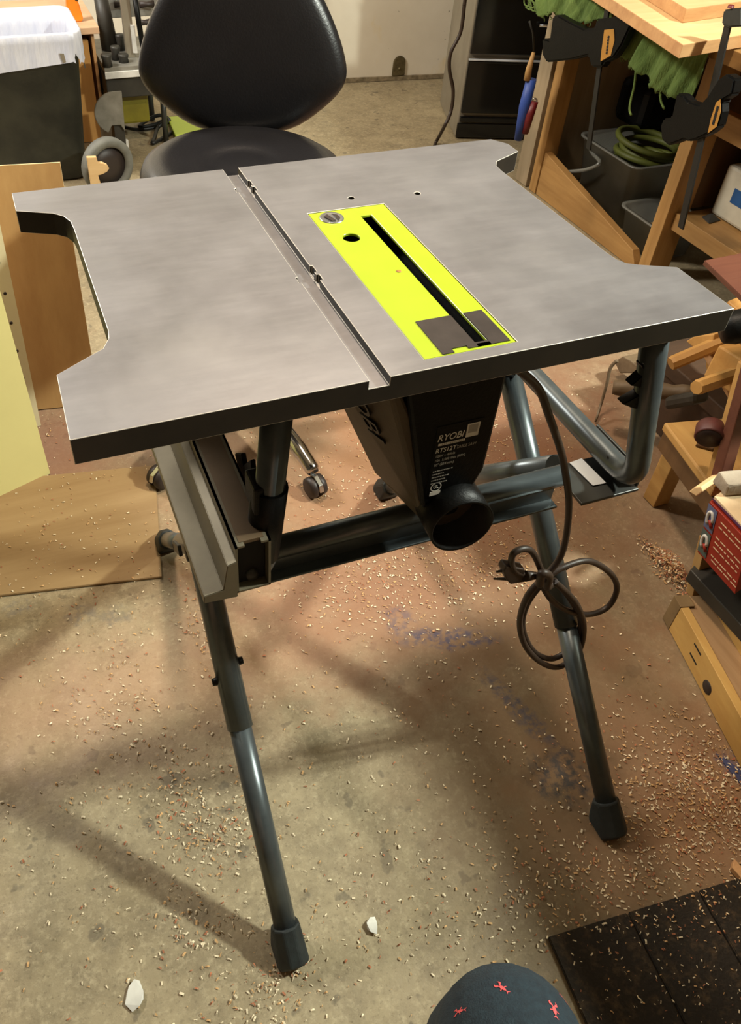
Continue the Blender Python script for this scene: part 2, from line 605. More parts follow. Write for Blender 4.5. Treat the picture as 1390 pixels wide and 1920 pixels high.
for x, y in ((.412, .373), (.502, .362)):
    c = MB(); c.lathe([(0, 0), (.0042, 0), (.0042, .2), (0, .2)], (x, y, H - .1), seg=16, smooth=False); cut.append(c)
boolean(mb, cut)
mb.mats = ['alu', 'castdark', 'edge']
mb.bm.normal_update()
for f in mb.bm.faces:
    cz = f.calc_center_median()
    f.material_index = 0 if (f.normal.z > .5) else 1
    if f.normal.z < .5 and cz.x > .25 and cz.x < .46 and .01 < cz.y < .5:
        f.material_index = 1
top = mb.build('table_top', None, saw)
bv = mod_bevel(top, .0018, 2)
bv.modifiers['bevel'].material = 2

# throat plate
mb = MB(); mb.box(.3423, .4457, .0162, .3458, H - .004, H - .0004)
cut = []
c = MB(); c.box(.404, .4185, .026, .322, H - .1, H + .1); cut.append(c)
c = MB(); c.lathe([(0, 0), (.0105, 0), (.0105, .2), (0, .2)], (.3705, .272, H - .1), seg=24, smooth=False); cut.append(c)
boolean(mb, cut)
tp = mb.build('throat_plate', 'lime', saw); tp['label'] = 'lime yellow plate with blade slot'
mod_bevel(tp, .0006, 1)
mb = MB(); z0, z1 = H - .0004, H + .0006
mb.box(.363, .4037, .024, .0795, z0, z1).box(.363, .376, .0175, .024, z0, z1).box(.393, .4405, .0195, .024, z0, z1)
mb.box(.4188, .4405, .024, .0795, z0, z1).box(.4037, .4188, .0195, .0265, z0, z1)
q = mb.build('wear_insert', 'graphite', tp); q['label'] = 'dark grey insert at the near end of the slot'
mb = MB(); mb.lathe([(0, .0003), (.0135, .0003), (.015, .0008), (.0155, -.001)], (.3665, .3265, H), seg=32)
q = mb.build('lock_knob', 'steel', tp)
mb = MB(); mb.prism([(.3665 + a, .3265 + b, H + .0004) for a, b in ((-.009, .004), (-.003, -.010), (.002, -.009), (-.003, .009))], (0, 0, .0008))
mb.prism([(.3665 + a, .3265 + b, H + .0004) for a, b in ((.003, .009), (.005, -.009), (.010, -.003), (.009, .005))], (0, 0, .0008))
mb.build('knob_mark', 'hubb', tp)
mb = MB(); mb.lathe([(0, .0002), (.0028, .0002), (.003, -.0005)], (.391, .181, H), seg=14)
mb.build('plate_screw', 'tag', tp)
mb = MB(); mb.box(.3425, .4455, .036, .3455, .850, .853).box(.3425, .4455, .343, .3455, .850, .914).box(.3425, .345, .036, .345, .850, .914).box(.443, .4455, .036, .345, .850, .914)
mb.build('blade_shroud', 'black', saw)

# housing
mb = MB(); fy, ry = .03, .30
front = [(.334, .882), (.364, .792), (.379, .690), (.392, .660), (.430, .660), (.444, .697), (.4555, .728), (.456, .882)]
mb.hull([(x, fy, z) for x, z in front] + [(x + .0, ry, max(z, .735)) for x, z in front], .004)
bod = mb.build('motor_housing', 'black', saw)
mb = MB()
LA, LB, LC, LD = V((.272, .19, .882)), V((.386, .17, .617)), V((.387, .04, .662)), V((.318, .036, .872))
inn = V((.012, .004, .004))
mb.hull([LA, LB, LC, LD, LA + V((.05, 0, 0)), LB + V((.05, 0, 0)), LC + V((.04, 0, .005)), LD + V((.012, 0, 0))], .004)
sid = mb.build('dust_chute', 'brownplastic', saw); sid['label'] = 'dusty brownish chute wall left of the black housing'
# moulded letters on the chute wall: they read downwards along its front edge
bvs = BVHTree.FromPolygons([v.co + V(sid['_o']) for v in sid.data.vertices], [p_.vertices[:] for p_ in sid.data.polygons])
def on_chute(u_, v_):
    return bvs.ray_cast(CAM, (P(u_, v_, y=.5) - CAM).normalized())
h0, h1 = on_chute(664, 722), on_chute(708, 836)
h2 = on_chute(690, 800)
if h1[0] is not None and h2[0] is not None:
    nrm = h2[1]
    if nrm.x > 0: nrm = -nrm
    dn = (h1[0] - h2[0]).normalized()
    upv = nrm.cross(dn)
    text('RYOBI', .048, h1[0] - dn * .150 + nrm * .0008, dn, upv, .0012, 'letters', 'moulded_name', sid, .15, .95)
# dust port
pc = P(867, 988, y=-.003); ax = V((-.08, -1, .02)).normalized()
mb = MB()
ro, ri = .0405, .0375
mb.lathe([(ro - .001, -.07), (ro, -.03), (ro, 0), (ri, 0), (ri, -.06), (0, -.06)], pc, ax, 40)
dp = mb.build('dust_port', 'black', saw)
mb = MB()
el = [pc - ax * .04 + V((.039 * math.cos(t_), 0, .038 * math.sin(t_))) for t_ in [PI * k / 6 for k in range(12)]]
mb.hull(el + [LB, LC, LB + V((.05, 0, 0)), LC + V((.045, 0, .0)), V((.44, .16, .70))], .003)
mb.build('port_elbow', 'brownplastic', saw)

# rating plate
lx, ly = .3865, fy - .0004
R_, U_ = (1, 0, 0), (0, 0, 1)
rp = MB(); rp.box(.3805, .4395, ly - .0002, fy, .7085, .812); rp = rp.build('rating_plate', 'black', saw)
yy = ly - .0006
text('RYOBI', .0135, (.3825, yy, .7905), R_, U_, .0002, 'print', 'maker_name', rp, .2, .86)
mb = MB(); mb.use('print').box(.4185, .4345, yy - .0002, yy, .788, .8075); mb.use('printdim'); mb.box(.4205, .4322, yy - .0004, yy, .794, .8055)
q = mb.build('code_sticker', None, rp); q['label'] = 'small pale square sticker'
mb = MB(); mb.use('print'); mb.box(.385, .4185, yy - .0002, yy, .7838, .7872); mb.use('printdim')
for k in range(11):
    mb.box(.3895 + k * .0026, .3895 + k * .0026 + .0014, yy - .0004, yy, .7845, .7866)
mb.build('serial_strip', None, rp)
text('RTS12T', .0092, (.3828, yy, .7735), R_, U_, .0002, 'print', 'model_line', rp, .12, .88)
text('TABLE SAW', .0062, (.4095, yy, .7740), R_, U_, .0002, 'printdim', 'product_line', rp, .12, .78)
text('120V ~ 60Hz', .0052, (.384, yy, .7665), R_, U_, .0002, 'printdim', 'voltage_line', rp, 0, .9)
text('15A  5,000 /min (RPM)', .0052, (.384, yy, .7598), R_, U_, .0002, 'printdim', 'speed_line', rp, 0, .82)
text('10" (254 mm)', .0052, (.384, yy, .7530), R_, U_, .0002, 'printdim', 'blade_line', rp, 0, .9)
mb = MB()
for k, wd in enumerate((.026, .014, .022, .016, .021)):
    x = .3845
    while x < .3845 + wd:
        w_ = random.uniform(.0012, .0032)
        mb.box(x, x + w_, yy - .0002, yy, .7440 - k * .0048, .7440 - k * .0048 + .0014)
        x += w_ + .0008
mb.build('small_print', 'printdim', rp)
mb = MB()
mb.lathe([(.0060, 0), (.0072, 0), (.0072, .0002), (.0060, .0002)], (.3925, yy, .7158 + .003), (0, -1, 0), 28, False, True)
mb.box(.3855, .3995, yy - .0002, yy, .7055, .7118)
mb.build('safety_mark', 'print', rp)
text('UL', .0070, (.3888, yy, .7166), R_, U_, .0002, 'print', 'safety_letters', rp, 0, .85)

# carrying frame tubes
def frame_tube(name, pts, r=.0155):
    mb = MB(); mb.tube(smooth_path(pts, 6), r, 18)
    return mb.build(name, 'tube', saw)
def bend(a, b, c, r=.05, n=6):
    a, b, c = V(a), V(b), V(c)
    p = b + (a - b).normalized() * r; q_ = b + (c - b).normalized() * r
    return [p * (1 - t_) ** 2 + b * 2 * t_ * (1 - t_) + q_ * t_ ** 2 for t_ in [i / n for i in range(n + 1)]]
def ubend(pts, r):
    out = [V(pts[0])]
    for i in range(1, len(pts) - 1):
        out += bend(pts[i - 1], pts[i], pts[i + 1], r)
    out.append(V(pts[-1]))
    return out
rt = MB(); rt.tube(ubend([(.662, .052, .885), (.727, .044, .608), (.728, .40, .608), (.664, .43, .885)], .05), .0165, 20)
rt = rt.build('frame_tube', 'tube', saw)
mb = MB()
pp = P(1157, 851, x=.728)
mb.lathe([(0, .0), (.0035, .0), (.0035, -.002)], (.728 - .0115, pp.y, .608 + .0123), (-.6, 0, .78), 12)
mb.build('rivet_hole', 'dark', rt)
mb = MB(); mb.tube(ubend([(.200, .04, .885), (.186, .055, .608), (.186, .40, .608), (.205, .43, .885)], .05), .0165, 20)
lt = mb.build('frame_tube', 'tube', saw)
# dark sleeve and hooks on the left frame post (carries the stored fence)
mb = MB(); mb.tube([(.1935, .0465, .765), (.1865, .0545, .650)], .0205, 16)
mb.box(.172, .208, .034, .070, .735, .775, .003)
hk = [P(u_, v_, x=.189) for u_, v_ in ((452, 850), (456, 872), (464, 866), (470, 862), (474, 905), (462, 912), (452, 900), (440, 850))]
mb.prism(hk, (.006, 0, 0), .001)
q = mb.build('fence_bracket', 'black', saw)
mb = MB(); mb.prism([(.205, .41, .76), (.150, .41, .76), (.150, .41, .735), (.140, .41, .735), (.140, .41, .775), (.150, .41, .78), (.205, .41, .775)], (0, .012, 0))
mb.build('fence_bracket', 'black', saw)
# clip on the right post
mb = MB()
px_ = V((.682, .050, .790))
mb.prism([px_ + V((-.002, -.006, .030)), px_ + V((-.024, -.006, .034)), px_ + V((-.016, -.006, .020)), px_ + V((-.030, -.006, .006)), px_ + V((-.014, -.006, .0)), px_ + V((-.010, -.006, -.012)), px_ + V((-.032, -.006, -.022)), px_ + V((-.010, -.006, -.034)), px_ + V((.006, -.006, -.04)), px_ + V((.012, -.006, .03))], (0, .014, 0), .001)
clip = mb.build('tool_clip', 'black', saw)
mb = MB(); mb.tube([px_ + V((-.006, -.004, .036)), px_ + V((-.022, -.004, .036)), px_ + V((-.012, -.004, .026))], .0012, 8)
mb.build('spring_wire', 'steel', clip)

# rails
mb = MB()
mb.tube([(.196, .102, .596), (.652, .102, .598)], .0155, 20)
mb.hull([(x, y, z) for x in (.20, .63) for y, z in ((.088, .568), (.088, .598), (.092, .598), (.092, .568))], .001)
mb.hull([(x, y, z) for x in (.20, .63) for y, z in ((.072, .566), (.072, .5695), (.095, .5695), (.095, .566))], .001)
fr = mb.build('front_rail', 'tube', saw)
mb = MB(); mb.tube([(.186, .375, .585), (.725, .375, .585)], .0145, 18)
mb.build('rear_rail', 'tube', saw)
# floor plate under right frame tube
mb = MB()
mb.hull([(x, y, z) for x in (.655, .752) for y in (.055, .135) for z in (.578, .583)], .001)
mb.hull([(x, y, z) for x in (.750, .754) for y in (.06, .17) for z in (.578, .612)], .001)
pl = mb.build('frame_foot_plate', 'darktube', saw)
mb = MB(); a, b, c_, d_ = P(1068, 868, z=.5845), P(1091, 860, z=.5845), P(1137, 906, z=.5845), P(1112, 911, z=.5845)
mb.prism([a, b, c_, d_], (0, 0, .0008))
q = mb.build('plate_label', 'label', pl); q['label'] = 'blank silver label'

# legs: two crossed pairs, each thing of a pair its own part
def leg(x, y0, z0, y1, z1, sleeve=True):
    a, b = V((x, y0, z0)), V((x, y1, z1))
    d = (b - a).normalized()
    L = (b - a).length
    mb = MB()
    mb.tube([a, a + d * L * .43], .0172, 20)
    mb.tube([a + d * L * .40, b], .0195, 20)
    lg = mb.build('leg', 'tube', saw)
    # rubber foot
    mb = MB()
    w = .024
    sgn = 1 if d.y > 0 else -1
    f0 = a - d * .022
    pts = []
    for t_, ww in ((0, .0225), (.058, .0205)):
        c0 = f0 + d * t_
        n_ = V((0, -d.z, d.y))
        for k in range(8):
            a_ = 2 * PI * (k + .5) / 8
            p_ = c0 + V((1, 0, 0)) * ww * math.cos(a_) * 1.1 + n_ * ww * math.sin(a_) * 1.1
            if p_.z < .001: p_.z = .001
            pts.append(p_)
    g = a.copy(); g.z = .001
    for dx in (-.025, .025):
        for dy in (-.022, .020):
            pts.append(V((x + dx, a.y + dy * sgn, .001)))
    mb.hull(pts, .003)
    mb.build('rubber_foot', 'rubber', lg)
    bolt = a + d * L * .49
    for s_ in (-1, 1):
        mb = MB()
        mb.lathe([(0, .026), (.0055, .026), (.0062, .021), (.0062, .017)], bolt + d * (.02 if s_ > 0 else -.0), (s_, 0, 0), 12)
        mb.build('adjuster_bolt', 'black', lg)
    return lg
leg(.152, -.178, .022, .420, .620)
leg(.728, -.178, .022, .420, .620)
leg(.163, .688, .022, .150, .560)
leg(.700, .688, .022, .170, .540)
# pivot plates
for x in (.136, .742):
    mb = MB()
    mb.lathe([(0, .006), (.012, .006), (.014, .002), (.014, -.002)], (x, .255, .452), (-1 if x < .4 else 1, 0, 0), 16)
    mb.build('pivot_bolt', 'black', saw)
mb = MB(); mb.prism([(.131, .335, .385), (.131, .385, .345), (.131, .372, .332), (.131, .322, .372)], (.006, 0, 0), .001)
mb.build('leg_stop', 'darktube', saw)
# joint stub at rear right
mb = MB(); mb.tube([(.650, .375, .600), (.725, .360, .585)], .012, 12)
mb.build('hinge_block', 'black', saw)

# power cord: down from the motor, over the front rail, tied in loops
def C(u, v, y):
    return P(u, v, y=y)
cp = [(.452, .02, .885), C(1008, 725, .035), C(1030, 780, .040), C(1052, 845, .050), C(1061, 890, .056), C(1067, 940, .052), C(1063, 1000, .048), C(1052, 1042, .046), C(1034, 1068, .044), C(1018, 1082, .043)]
mb = MB(); mb.tube(smooth_path(cp, 8), .0049, 12)
cord = mb.build('power_cord', 'cord', saw)
loops = [[(1020, 1082, .040), (1002, 1040, .040), (985, 1029, .040), (963, 1038, .040), (960, 1060, .040), (975, 1075, .040), (1005, 1080, .038)],
         [(1022, 1085, .050), (1058, 1063, .052), (1105, 1052, .054), (1145, 1075, .054), (1157, 1105, .052), (1140, 1138, .050), (1105, 1152, .048), (1065, 1145, .046), (1035, 1125, .044), (1015, 1095, .042)],
         [(1012, 1090, .036), (988, 1120, .034), (975, 1165, .032), (985, 1210, .032), (1015, 1242, .034), (1050, 1250, .036), (1085, 1222, .038), (1095, 1175, .040), (1080, 1130, .040), (1040, 1090, .040)],
         [(1018, 1092, .046), (990, 1130, .046), (980, 1175, .045), (1000, 1220, .044), (1035, 1235, .044), (1070, 1215, .044), (1088, 1180, .046), (1085, 1150, .046), (1060, 1110, .046), (1030, 1085, .046)]]
mb = MB()
for lp in loops:
    mb.tube(smooth_path([C(*q_) for q_ in lp], 8), .0049, 12)
mb.build('cord_loops', 'cord', cord)
mb = MB(); mb.tube(smooth_path([C(1012, 1096, .030), C(1016, 1075, .026), C(1030, 1080, .026), C(1026, 1100, .034), C(1040, 1090, .048)], 6), .0062, 12)
mb.build('cord_knot', 'cord', cord)
mb = MB()
mb.tube([C(1005, 1079, .036), C(985, 1080, .036)], [.0055, .0085], 12)
mb.hull([C(985, 1068, .036), C(985, 1092, .036), C(958, 1096, .036), C(950, 1088, .036), C(944, 1072, .036), C(950, 1062, .036)] +
        [C(985, 1068, .036) + V((0, .016, 0)), C(985, 1092, .036) + V((0, .016, 0)), C(958, 1096, .036) + V((0, .016, 0)), C(950, 1088, .036) + V((0, .016, 0)), C(944, 1072, .036) + V((0, .016, 0)), C(950, 1062, .036) + V((0, .016, 0))], .002)
plug = mb.build('plug', 'cord', cord)
mb = MB()
for (a, b) in (((948, 1071), (931, 1072)), ((952, 1087), (926, 1085))):
    mb.hull([C(a[0], a[1] - 2, .042), C(a[0], a[1] + 2, .042), C(b[0], b[1] - 2, .042), C(b[0], b[1] + 2, .042)] + [C(a[0], a[1] - 2, .043) + V((0, .003, 0)), C(b[0], b[1] + 2, .043) + V((0, .003, 0))])
mb.build('plug_pins', 'darktube', plug)

# ------------------------------------------------------------------ RIP FENCE (stored under the left wing)
fen = thing('rip_fence', (.145, .25, .64), 'aluminium rip fence hung on brackets under the left wing of the saw', 'saw fence')
y0, y1 = .018, .47
mb = MB()
bx0, bx1, bz0, bz1, w = .1445, .1855, .634, .712, .0028
for (a, b, c_, d_) in ((bx0, bx0 + w, bz0, bz1), (bx1 - w, bx1, bz0, bz1), (bx0, bx1, bz0, bz0 + w), (bx0, bx0 + .011, bz1 - w, bz1), (bx1 - .011, bx1, bz1 - w, bz1)):
    mb.box(a, b, y0, y1, c_, d_)
bdy = mb.build('fence_beam', 'fencealu', fen)
mb = MB(); mb.box(bx0 + .006, bx1 - .0065, y0 + .006, y1, bz1 - .004, bz1 + .0006)
mb.use('fencetop')
q = mb.build('slot_strip', 'fencetop', fen); q['label'] = 'brown strip along the top slot'
mb = MB(); mb.box(bx0 + .004, bx1 - .004, y0 + .012, y0 + .016, bz0 + .003, bz1 - .005)
cp_ = mb.build('beam_shade_fill', 'dark', fen)  # black fill standing in for the shade inside the hollow beam
mb = MB(); mb.lathe([(0, .006), (.007, .005), (.008, 0)], (.166, y0 + .012, .648), (0, -1, 0), 16)
mb.build('end_screw', 'dgrey', cp_)
mb = MB()
mb.prism([(bx0, y0 - .004, .632), (.1045, y0 - .004, .636), (.1055, y0 - .004, .648), (.128, y0 - .004, .651), (.134, y0 - .004, .690), (bx0, y0 - .004, .693)], (0, y1 - y0 - .02, 0), .0008)
q = mb.build('facing_rail', 'fencealu', fen); q['label'] = 'L shaped facing of bare aluminium'

# ------------------------------------------------------------------ SHOP STOOL WITH BACK
ch = thing('shop_chair', (.47, 1.05, 0), 'black vinyl swivel chair with rounded triangular back behind the table saw', 'chair')
sc_ = V((.465, 1.05, 0))
mb = MB()
mb.lathe([(r_, h_ + .042) for r_, h_ in [(0, .655), (.05, .653), (.065, .650), (.075, .654), (.10, .658), (.12, .655), (.15, .662), (.185, .660), (.205, .648), (.213, .63), (.210, .61), (.195, .595), (0, .59)]], sc_, seg=56)
mb.build('seat', 'leather', ch)
uu = V((.957, -.29, 0)); ff = V((-.29, -.957, 0))
bc = V((.535, 1.268, 0))
half = [(0, .672), (.07, .678), (.125, .697), (.175, .733), (.21, .768), (.225, .800), (.220, .838), (.200, .890), (.170, .945), (.135, 1.0), (.095, 1.045), (.05, 1.065), (0, 1.07)]
half = smooth_path([(a, 0, b) for a, b in half], 3)
ring = [(p_.x, p_.z) for p_ in half] + [(-p_.x, p_.z) for p_ in half[-2:0:-1]]
cz = .83
def bp(k, off):
    return [bc + uu * (s_ * k) + V((0, 0, cz + (z_ - cz) * k)) + ff * (off - .09 * ((z_ - cz) * k) * 1. + .35 * (s_ * k) ** 2) for s_, z_ in ring]
mb = MB()
lev = [(.0, .040), (.3, .040), (.55, .037), (.75, .032), (.88, .026), (.95, .018), (.99, .006), (1.0, -.008), (.985, -.022), (.93, -.032), (.6, -.036), (.0, -.036)]
rings = []
for k, o_ in lev:
    if k == 0:
        rings.append([mb.bm.verts.new(bc + V((0, 0, cz)) + ff * o_)])
    else:
        rings.append([mb.bm.verts.new(p_) for p_ in bp(k, o_)])
n_ = len(ring)
for a, b in zip(rings, rings[1:]):
    for k in range(n_):
        k2 = (k + 1) % n_
        if len(a) == 1: f = mb.bm.faces.new((a[0], b[k], b[k2]))
        elif len(b) == 1: f = mb.bm.faces.new((a[k], b[0], a[k2]))
        else: f = mb.bm.faces.new((a[k], b[k], b[k2], a[k2]))
        f.smooth = True
mb.build('backrest', 'leather', ch)
mb = MB(); mb.tube(smooth_path([bc + V((0, 0, .80)) - ff * .045, bc + V((0, 0, .62)) - ff * .07, bc + V((0, 0, .57)) + ff * .02, sc_ + V((0, 0, .58))], 6), .014, 10)
mb.build('back_bracket', 'darktube', ch)
mb = MB(); mb.tube([sc_ + V((0, 0, .10)), sc_ + V((0, 0, .35))], .026, 16); mb.tube([sc_ + V((0, 0, .33)), sc_ + V((0, 0, .59))], .015, 16)
mb.build('gas_column', 'chrome', ch)
mb = MB(); mb.lathe([(0, .135), (.040, .13), (.044, .08), (.036, .06), (0, .06)], sc_, seg=24)
mb.build('base_hub', 'chrome', ch)
for k in range(5):
    a = math.radians(-77 + 72 * k)
    d = V((math.cos(a), math.sin(a), 0)); s_ = V((-d.y, d.x, 0))
    mb = MB(); mb.tube(smooth_path([sc_ + d * .02 + V((0, 0, .11)), sc_ + d * .14 + V((0, 0, .105)), sc_ + d * .25 + V((0, 0, .088)), sc_ + d * .31 + V((0, 0, .066))], 5), [.022] * 6 + [.020] * 5 + [.018] * 4 + [.014], 14)
    arm = mb.build('base_arm', 'chrome', ch)
    ck = sc_ + d * .318
    mb = MB()
    for q_ in (-1, 1):
        c0 = ck + s_ * (q_ * .006) + V((0, 0, .0275))
        mb.lathe([(.0, .0), (.0265, .0), (.027, .003), (.026, .013), (.018, .017), (0, .017)], c0, s_ * q_, 24)
    cst = mb.build('caster', 'hubb', arm)
    mb = MB(); mb.hull([ck + d * dd + s_ * e + V((0, 0, zz)) for dd, zz in ((.030, .03), (.024, .048), (.0, .060), (-.02, .052)) for e in (-.0058, .0058)], .001)
    mb.build('caster_fork', 'chrome', arm)

# ------------------------------------------------------------------ LEFT REAR: bin, bag, sheets, cabinet, machine
tb = MB()
def rrect(hx, hy, r, z, c, n=6):
    out = []
    for (sx, sy, a0) in ((1, 1, 0), (-1, 1, PI / 2), (-1, -1, PI), (1, -1, 1.5 * PI)):
        for k in range(n + 1):
            a = a0 + PI / 2 * k / n
            out.append(V((c[0] + sx * (hx - r) + r * math.cos(a), c[1] + sy * (hy - r) + r * math.sin(a), z)))
    return out
cb = (.135, 2.84)
def loft(mb, rgs, cap0=True, cap1=False, smooth=True):
    vs = [[mb.bm.verts.new(p_) for p_ in r_] for r_ in rgs]
    fs = []
    for a, b in zip(vs, vs[1:]):
        n_ = len(a)
        for k in range(n_):
            fs.append(mb.bm.faces.new((a[k], a[(k + 1) % n_], b[(k + 1) % n_], b[k])))
    mb._fin(fs, smooth)
    if cap0: mb._fin([mb.bm.faces.new(vs[0][::-1])])
    if cap1: mb._fin([mb.bm.faces.new(vs[-1])])
loft(tb, [rrect(.160, .13, .04, .002, cb), rrect(.172, .140, .04, .012, cb), rrect(.212, .175, .05, .515, cb), rrect(.220, .183, .05, .518, cb), rrect(.220, .183, .05, .53, cb), rrect(.209, .172, .05, .53, cb), rrect(.170, .138, .04, .015, cb)], True, True)
tag(tb.build('trash_bin', 'bin'), 'black plastic bin lined with a white bag at the left edge', 'bin')
mb = MB()
rgs = []
rr = random.Random(3)
def wob(z, hx, hy, amp, sd):
    base_ = rrect(hx, hy, .055, z, cb, 14)
    out = []
    for i, p_ in enumerate(base_):
        dirv = (p_ - V((cb[0], cb[1], z))); dirv.z = 0
        w_ = amp * (math.sin(i * 1.9 + sd) + .6 * math.sin(i * .83 + sd * 2))
        out.append(p_ + dirv.normalized() * w_)
    return out
outer = []
for z_, hx, hy, am in ((.44, .226, .190, .005), (.47, .2255, .189, .003), (.51, .226, .188, .002), (.535, .226, .188, .001), (.541, .220, .183, .001), (.535, .206, .170, .001), (.48, .199, .163, .003), (.36, .188, .153, .006), (.20, .176, .142, .008)):
    outer.append(wob(z_, hx, hy, am, z_ * 30))
for i, p_ in enumerate(outer[0]):
    p_.z += .018 * math.sin(i * .55) + .012 * math.sin(i * 1.7)
loft(mb, outer, False, True)
bag = mb.build('bin_liner', 'bag')
tag(bag, 'white plastic bag folded over the rim of the black bin', 'bag')
mb = MB(); mb.prism([V((.27, 2.648, .478)), V((.285, 2.648, .476)), V((.288, 2.648, .448)), V((.277, 2.648, .445))], (0, -.003, 0))
q = mb.build('drawstring_tab', 'cabside', bag); q['label'] = 'grey drawstring tab'

# plywood sheet leaning back
def lean_sheet(name, bl, br, up, th, m, me_, label, cat):
    bl, br, up = V(bl), V(br), V(up)
    n_ = (br - bl).cross(up).normalized()
    if n_.y > 0: n_ = -n_
    mb = MB(); mb.use(m)
    mb.prism([bl, br, br + up, bl + up], n_ * -th)
    mb.use(me_)
    mb.bm.normal_update()
    for f in mb.bm.faces:
        if abs(f.normal.dot(n_)) < .5: f.material_index = mb.mats.index(me_)
    zmin = min(v.co.z for v in mb.bm.verts)
    for v in mb.bm.verts: v.co.z += .001 - zmin
    return tag(mb.build(name), label, cat)
br_ = V((.106, 1.246, 0)); tr_ = P(113, 308, y=1.40)
up_ = tr_ - br_
bl_ = br_ + V((-.42, .055, 0))
lean_sheet('plywood_sheet', bl_, br_, up_, .012, 'ply', 'plyedge', 'tan plywood sheet leaning upright behind the left wing of the saw', 'board')
# cream panels in front of it
a = V((-.053, 1.006, 0)); b = V((-.175, .959, 0)); dr = (a - b).normalized()
u_ = (P(0, 545, y=1.09) - a)
u2 = (u_ - dr * u_.dot(dr)) if False else u_
lean_sheet('laminate_panel', a - dr * .5, a, u_ * 1.5, .016, 'cream', 'cream2', 'glossy cream laminate panel leaning at the left edge, nearest to the saw', 'panel')
a2 = V((-.052, 1.20, 0)); u_ = P(0, 420, y=1.27) - a2
pn = lean_sheet('laminate_panel', a2 - V((.5, .12, 0)), a2, u_ * 1.25, .016, 'cream2', 'cream2', 'dull cream panel with peg holes between the glossy panel and the plywood', 'panel')
for t_ in (.28, .42, .56, .70, .84):
    nn = V((1, .2, 0)).cross(u_).normalized()
    if nn.y > 0: nn = -nn
    c0 = a2 + u_ * t_ - V((.020, .005, 0)) + V((0, 0, .001)) + nn * .0005
    mb = MB(); mb.lathe([(0, 0), (.004, 0), (.004, -.004)], c0, nn, 10); mb.build('peg_hole', 'hubb', pn)

# hardboard sheet on the floor
mb = MB()
q0 = V((.131, .600, 0)); dx = V((.985, -.172, 0)); dy = V((.172, .985, 0))
mb.prism([q0, q0 - dx * .75, q0 - dx * .75 + dy * .36, q0 + dy * .36], (0, 0, .006), .001)
for v in mb.bm.verts: v.co.z += .0008
tag(mb.build('hardboard_sheet', 'hard'), 'brown hardboard sheet lying on the concrete left of the saw', 'board')

# brown cabinet behind the bin
cab = thing('wooden_cabinet', (.2, 3.15, 0), 'low tan wooden cabinet standing behind the black bin', 'cabinet')
mb = MB(); mb.box(-.15, .470, 3.035, 3.5, .43, .455, .002); mb.build('cabinet_top', 'cabtop', cab)
mb = MB(); mb.box(-.10, .425, 3.07, 3.48, .002, .40, .002); mb.build('cabinet_body', 'cabwood', cab)
mb = MB(); mb.box(-.08, .40, 3.09, 3.46, .40, .43); mb.build('top_cleat', 'hubb', cab)
mb = MB(); mb.box(.437, .449, 3.06, 3.47, .13, .43, .001); mb.build('side_board', 'pineedge', cab)
# orange clamp on it
mb = MB()
O = V((.39, 3.12, .456))
prof = [(-.030, .000), (.030, .000), (.034, .012), (.026, .060), (.010, .110), (.006, .135), (-.012, .140), (-.022, .128), (-.018, .100)]
mb.prism([O + V((x, 0, z)) for x, z in prof], (0, .03, 0), .003)
oc = thing('spring_clamp', O, 'orange plastic clamp standing on the wooden cabinet top', 'clamp')
ob = mb.build('clamp_body', 'orange', oc)
mb = MB(); mb.lathe([(0, .003), (.005, .003), (.005, 0)], O + V((-.008, 0, .125)), (0, -1, 0), 12); mb.build('clamp_pivot', 'hubb', oc)
mb = MB(); mb.prism([O + V((.012, -.001, .075)), O + V((.026, -.001, .073)), O + V((.020, -.001, .085)), O + V((.027, -.001, .100)), O + V((.012, -.001, .098)), O + V((.018, -.001, .086))], (0, .02, 0))
mb.build('clamp_latch', 'hubb', oc)
# light offcut with rounded end
mb = MB()
yo = 2.43
pf = [P(u_, v_, y=yo) for u_, v_ in ((163, 296), (181, 295), (184, 306), (192, 306), (201, 310), (205, 316), (201, 322), (192, 327), (184, 329))]
pf = [V((pf[0].x, yo, .002))] + pf + [V((pf[-1].x + .02, yo, .002))]
mb.prism(pf, (0, .018, 0), .001)
tag(mb.build('board_offcut', 'pine'), 'pale offcut with a rounded end standing on the floor right of the bin', 'offcut')

# benchtop machine on wheeled stand
ms = thing('wheeled_saw', (.62, 3.05, 0), 'grey workshop machine with dark knobs on a wheeled stand left of the chair', 'machine')
Y = 2.93
def at(u, v, y=Y): return P(u, v, y=y)
mb = MB(); a = at(196, 128); b = at(262, 128)
mb.box(a.x, a.x + .26, Y, Y + .40, a.z - .022, a.z); 
mb.build('machine_table', 'grey', ms)
tz = a.z
mb = MB(); mb.box(a.x - .002, a.x + .262, Y - .006, Y, tz - .040, tz - .014, .002); q = mb.build('table_edge', 'white', ms)
mb = MB(); mb.box(a.x, a.x + .25, Y + .01, Y + .38, tz - .12, tz - .042, .004); mb.build('machine_skirt', 'dgrey', ms)
mb = MB(); mb.box(a.x + .0, a.x + .17, Y + .05, Y + .25, tz - .24, tz - .12, .01); q = mb.build('motor_cover', 'olive', ms)
for (u, v, r, h, y) in ((200, 112, .022, .045, Y + .02), (217, 100, .020, .05, Y + .10), (232, 112, .022, .03, Y + .06), (226, 82, .020, .06, Y + .22)):
    p_ = P(u, v, y=y); mb = MB()
    mb.lathe([(0, h), (r * .9, h), (r, h - .006), (r * .8, h * .5), (r * .95, .0), (0, 0)], (p_.x, y, tz), seg=16)
    mb.build('control_knob', 'dgrey', ms)
p_ = P(210, 60, y=Y + .22); mb = MB()
mb.tube([(p_.x - .012, Y + .24, tz), (p_.x - .025, Y + .24, tz + .19)], [.036, .028], 16); mb.build('motor', 'dgrey', ms)
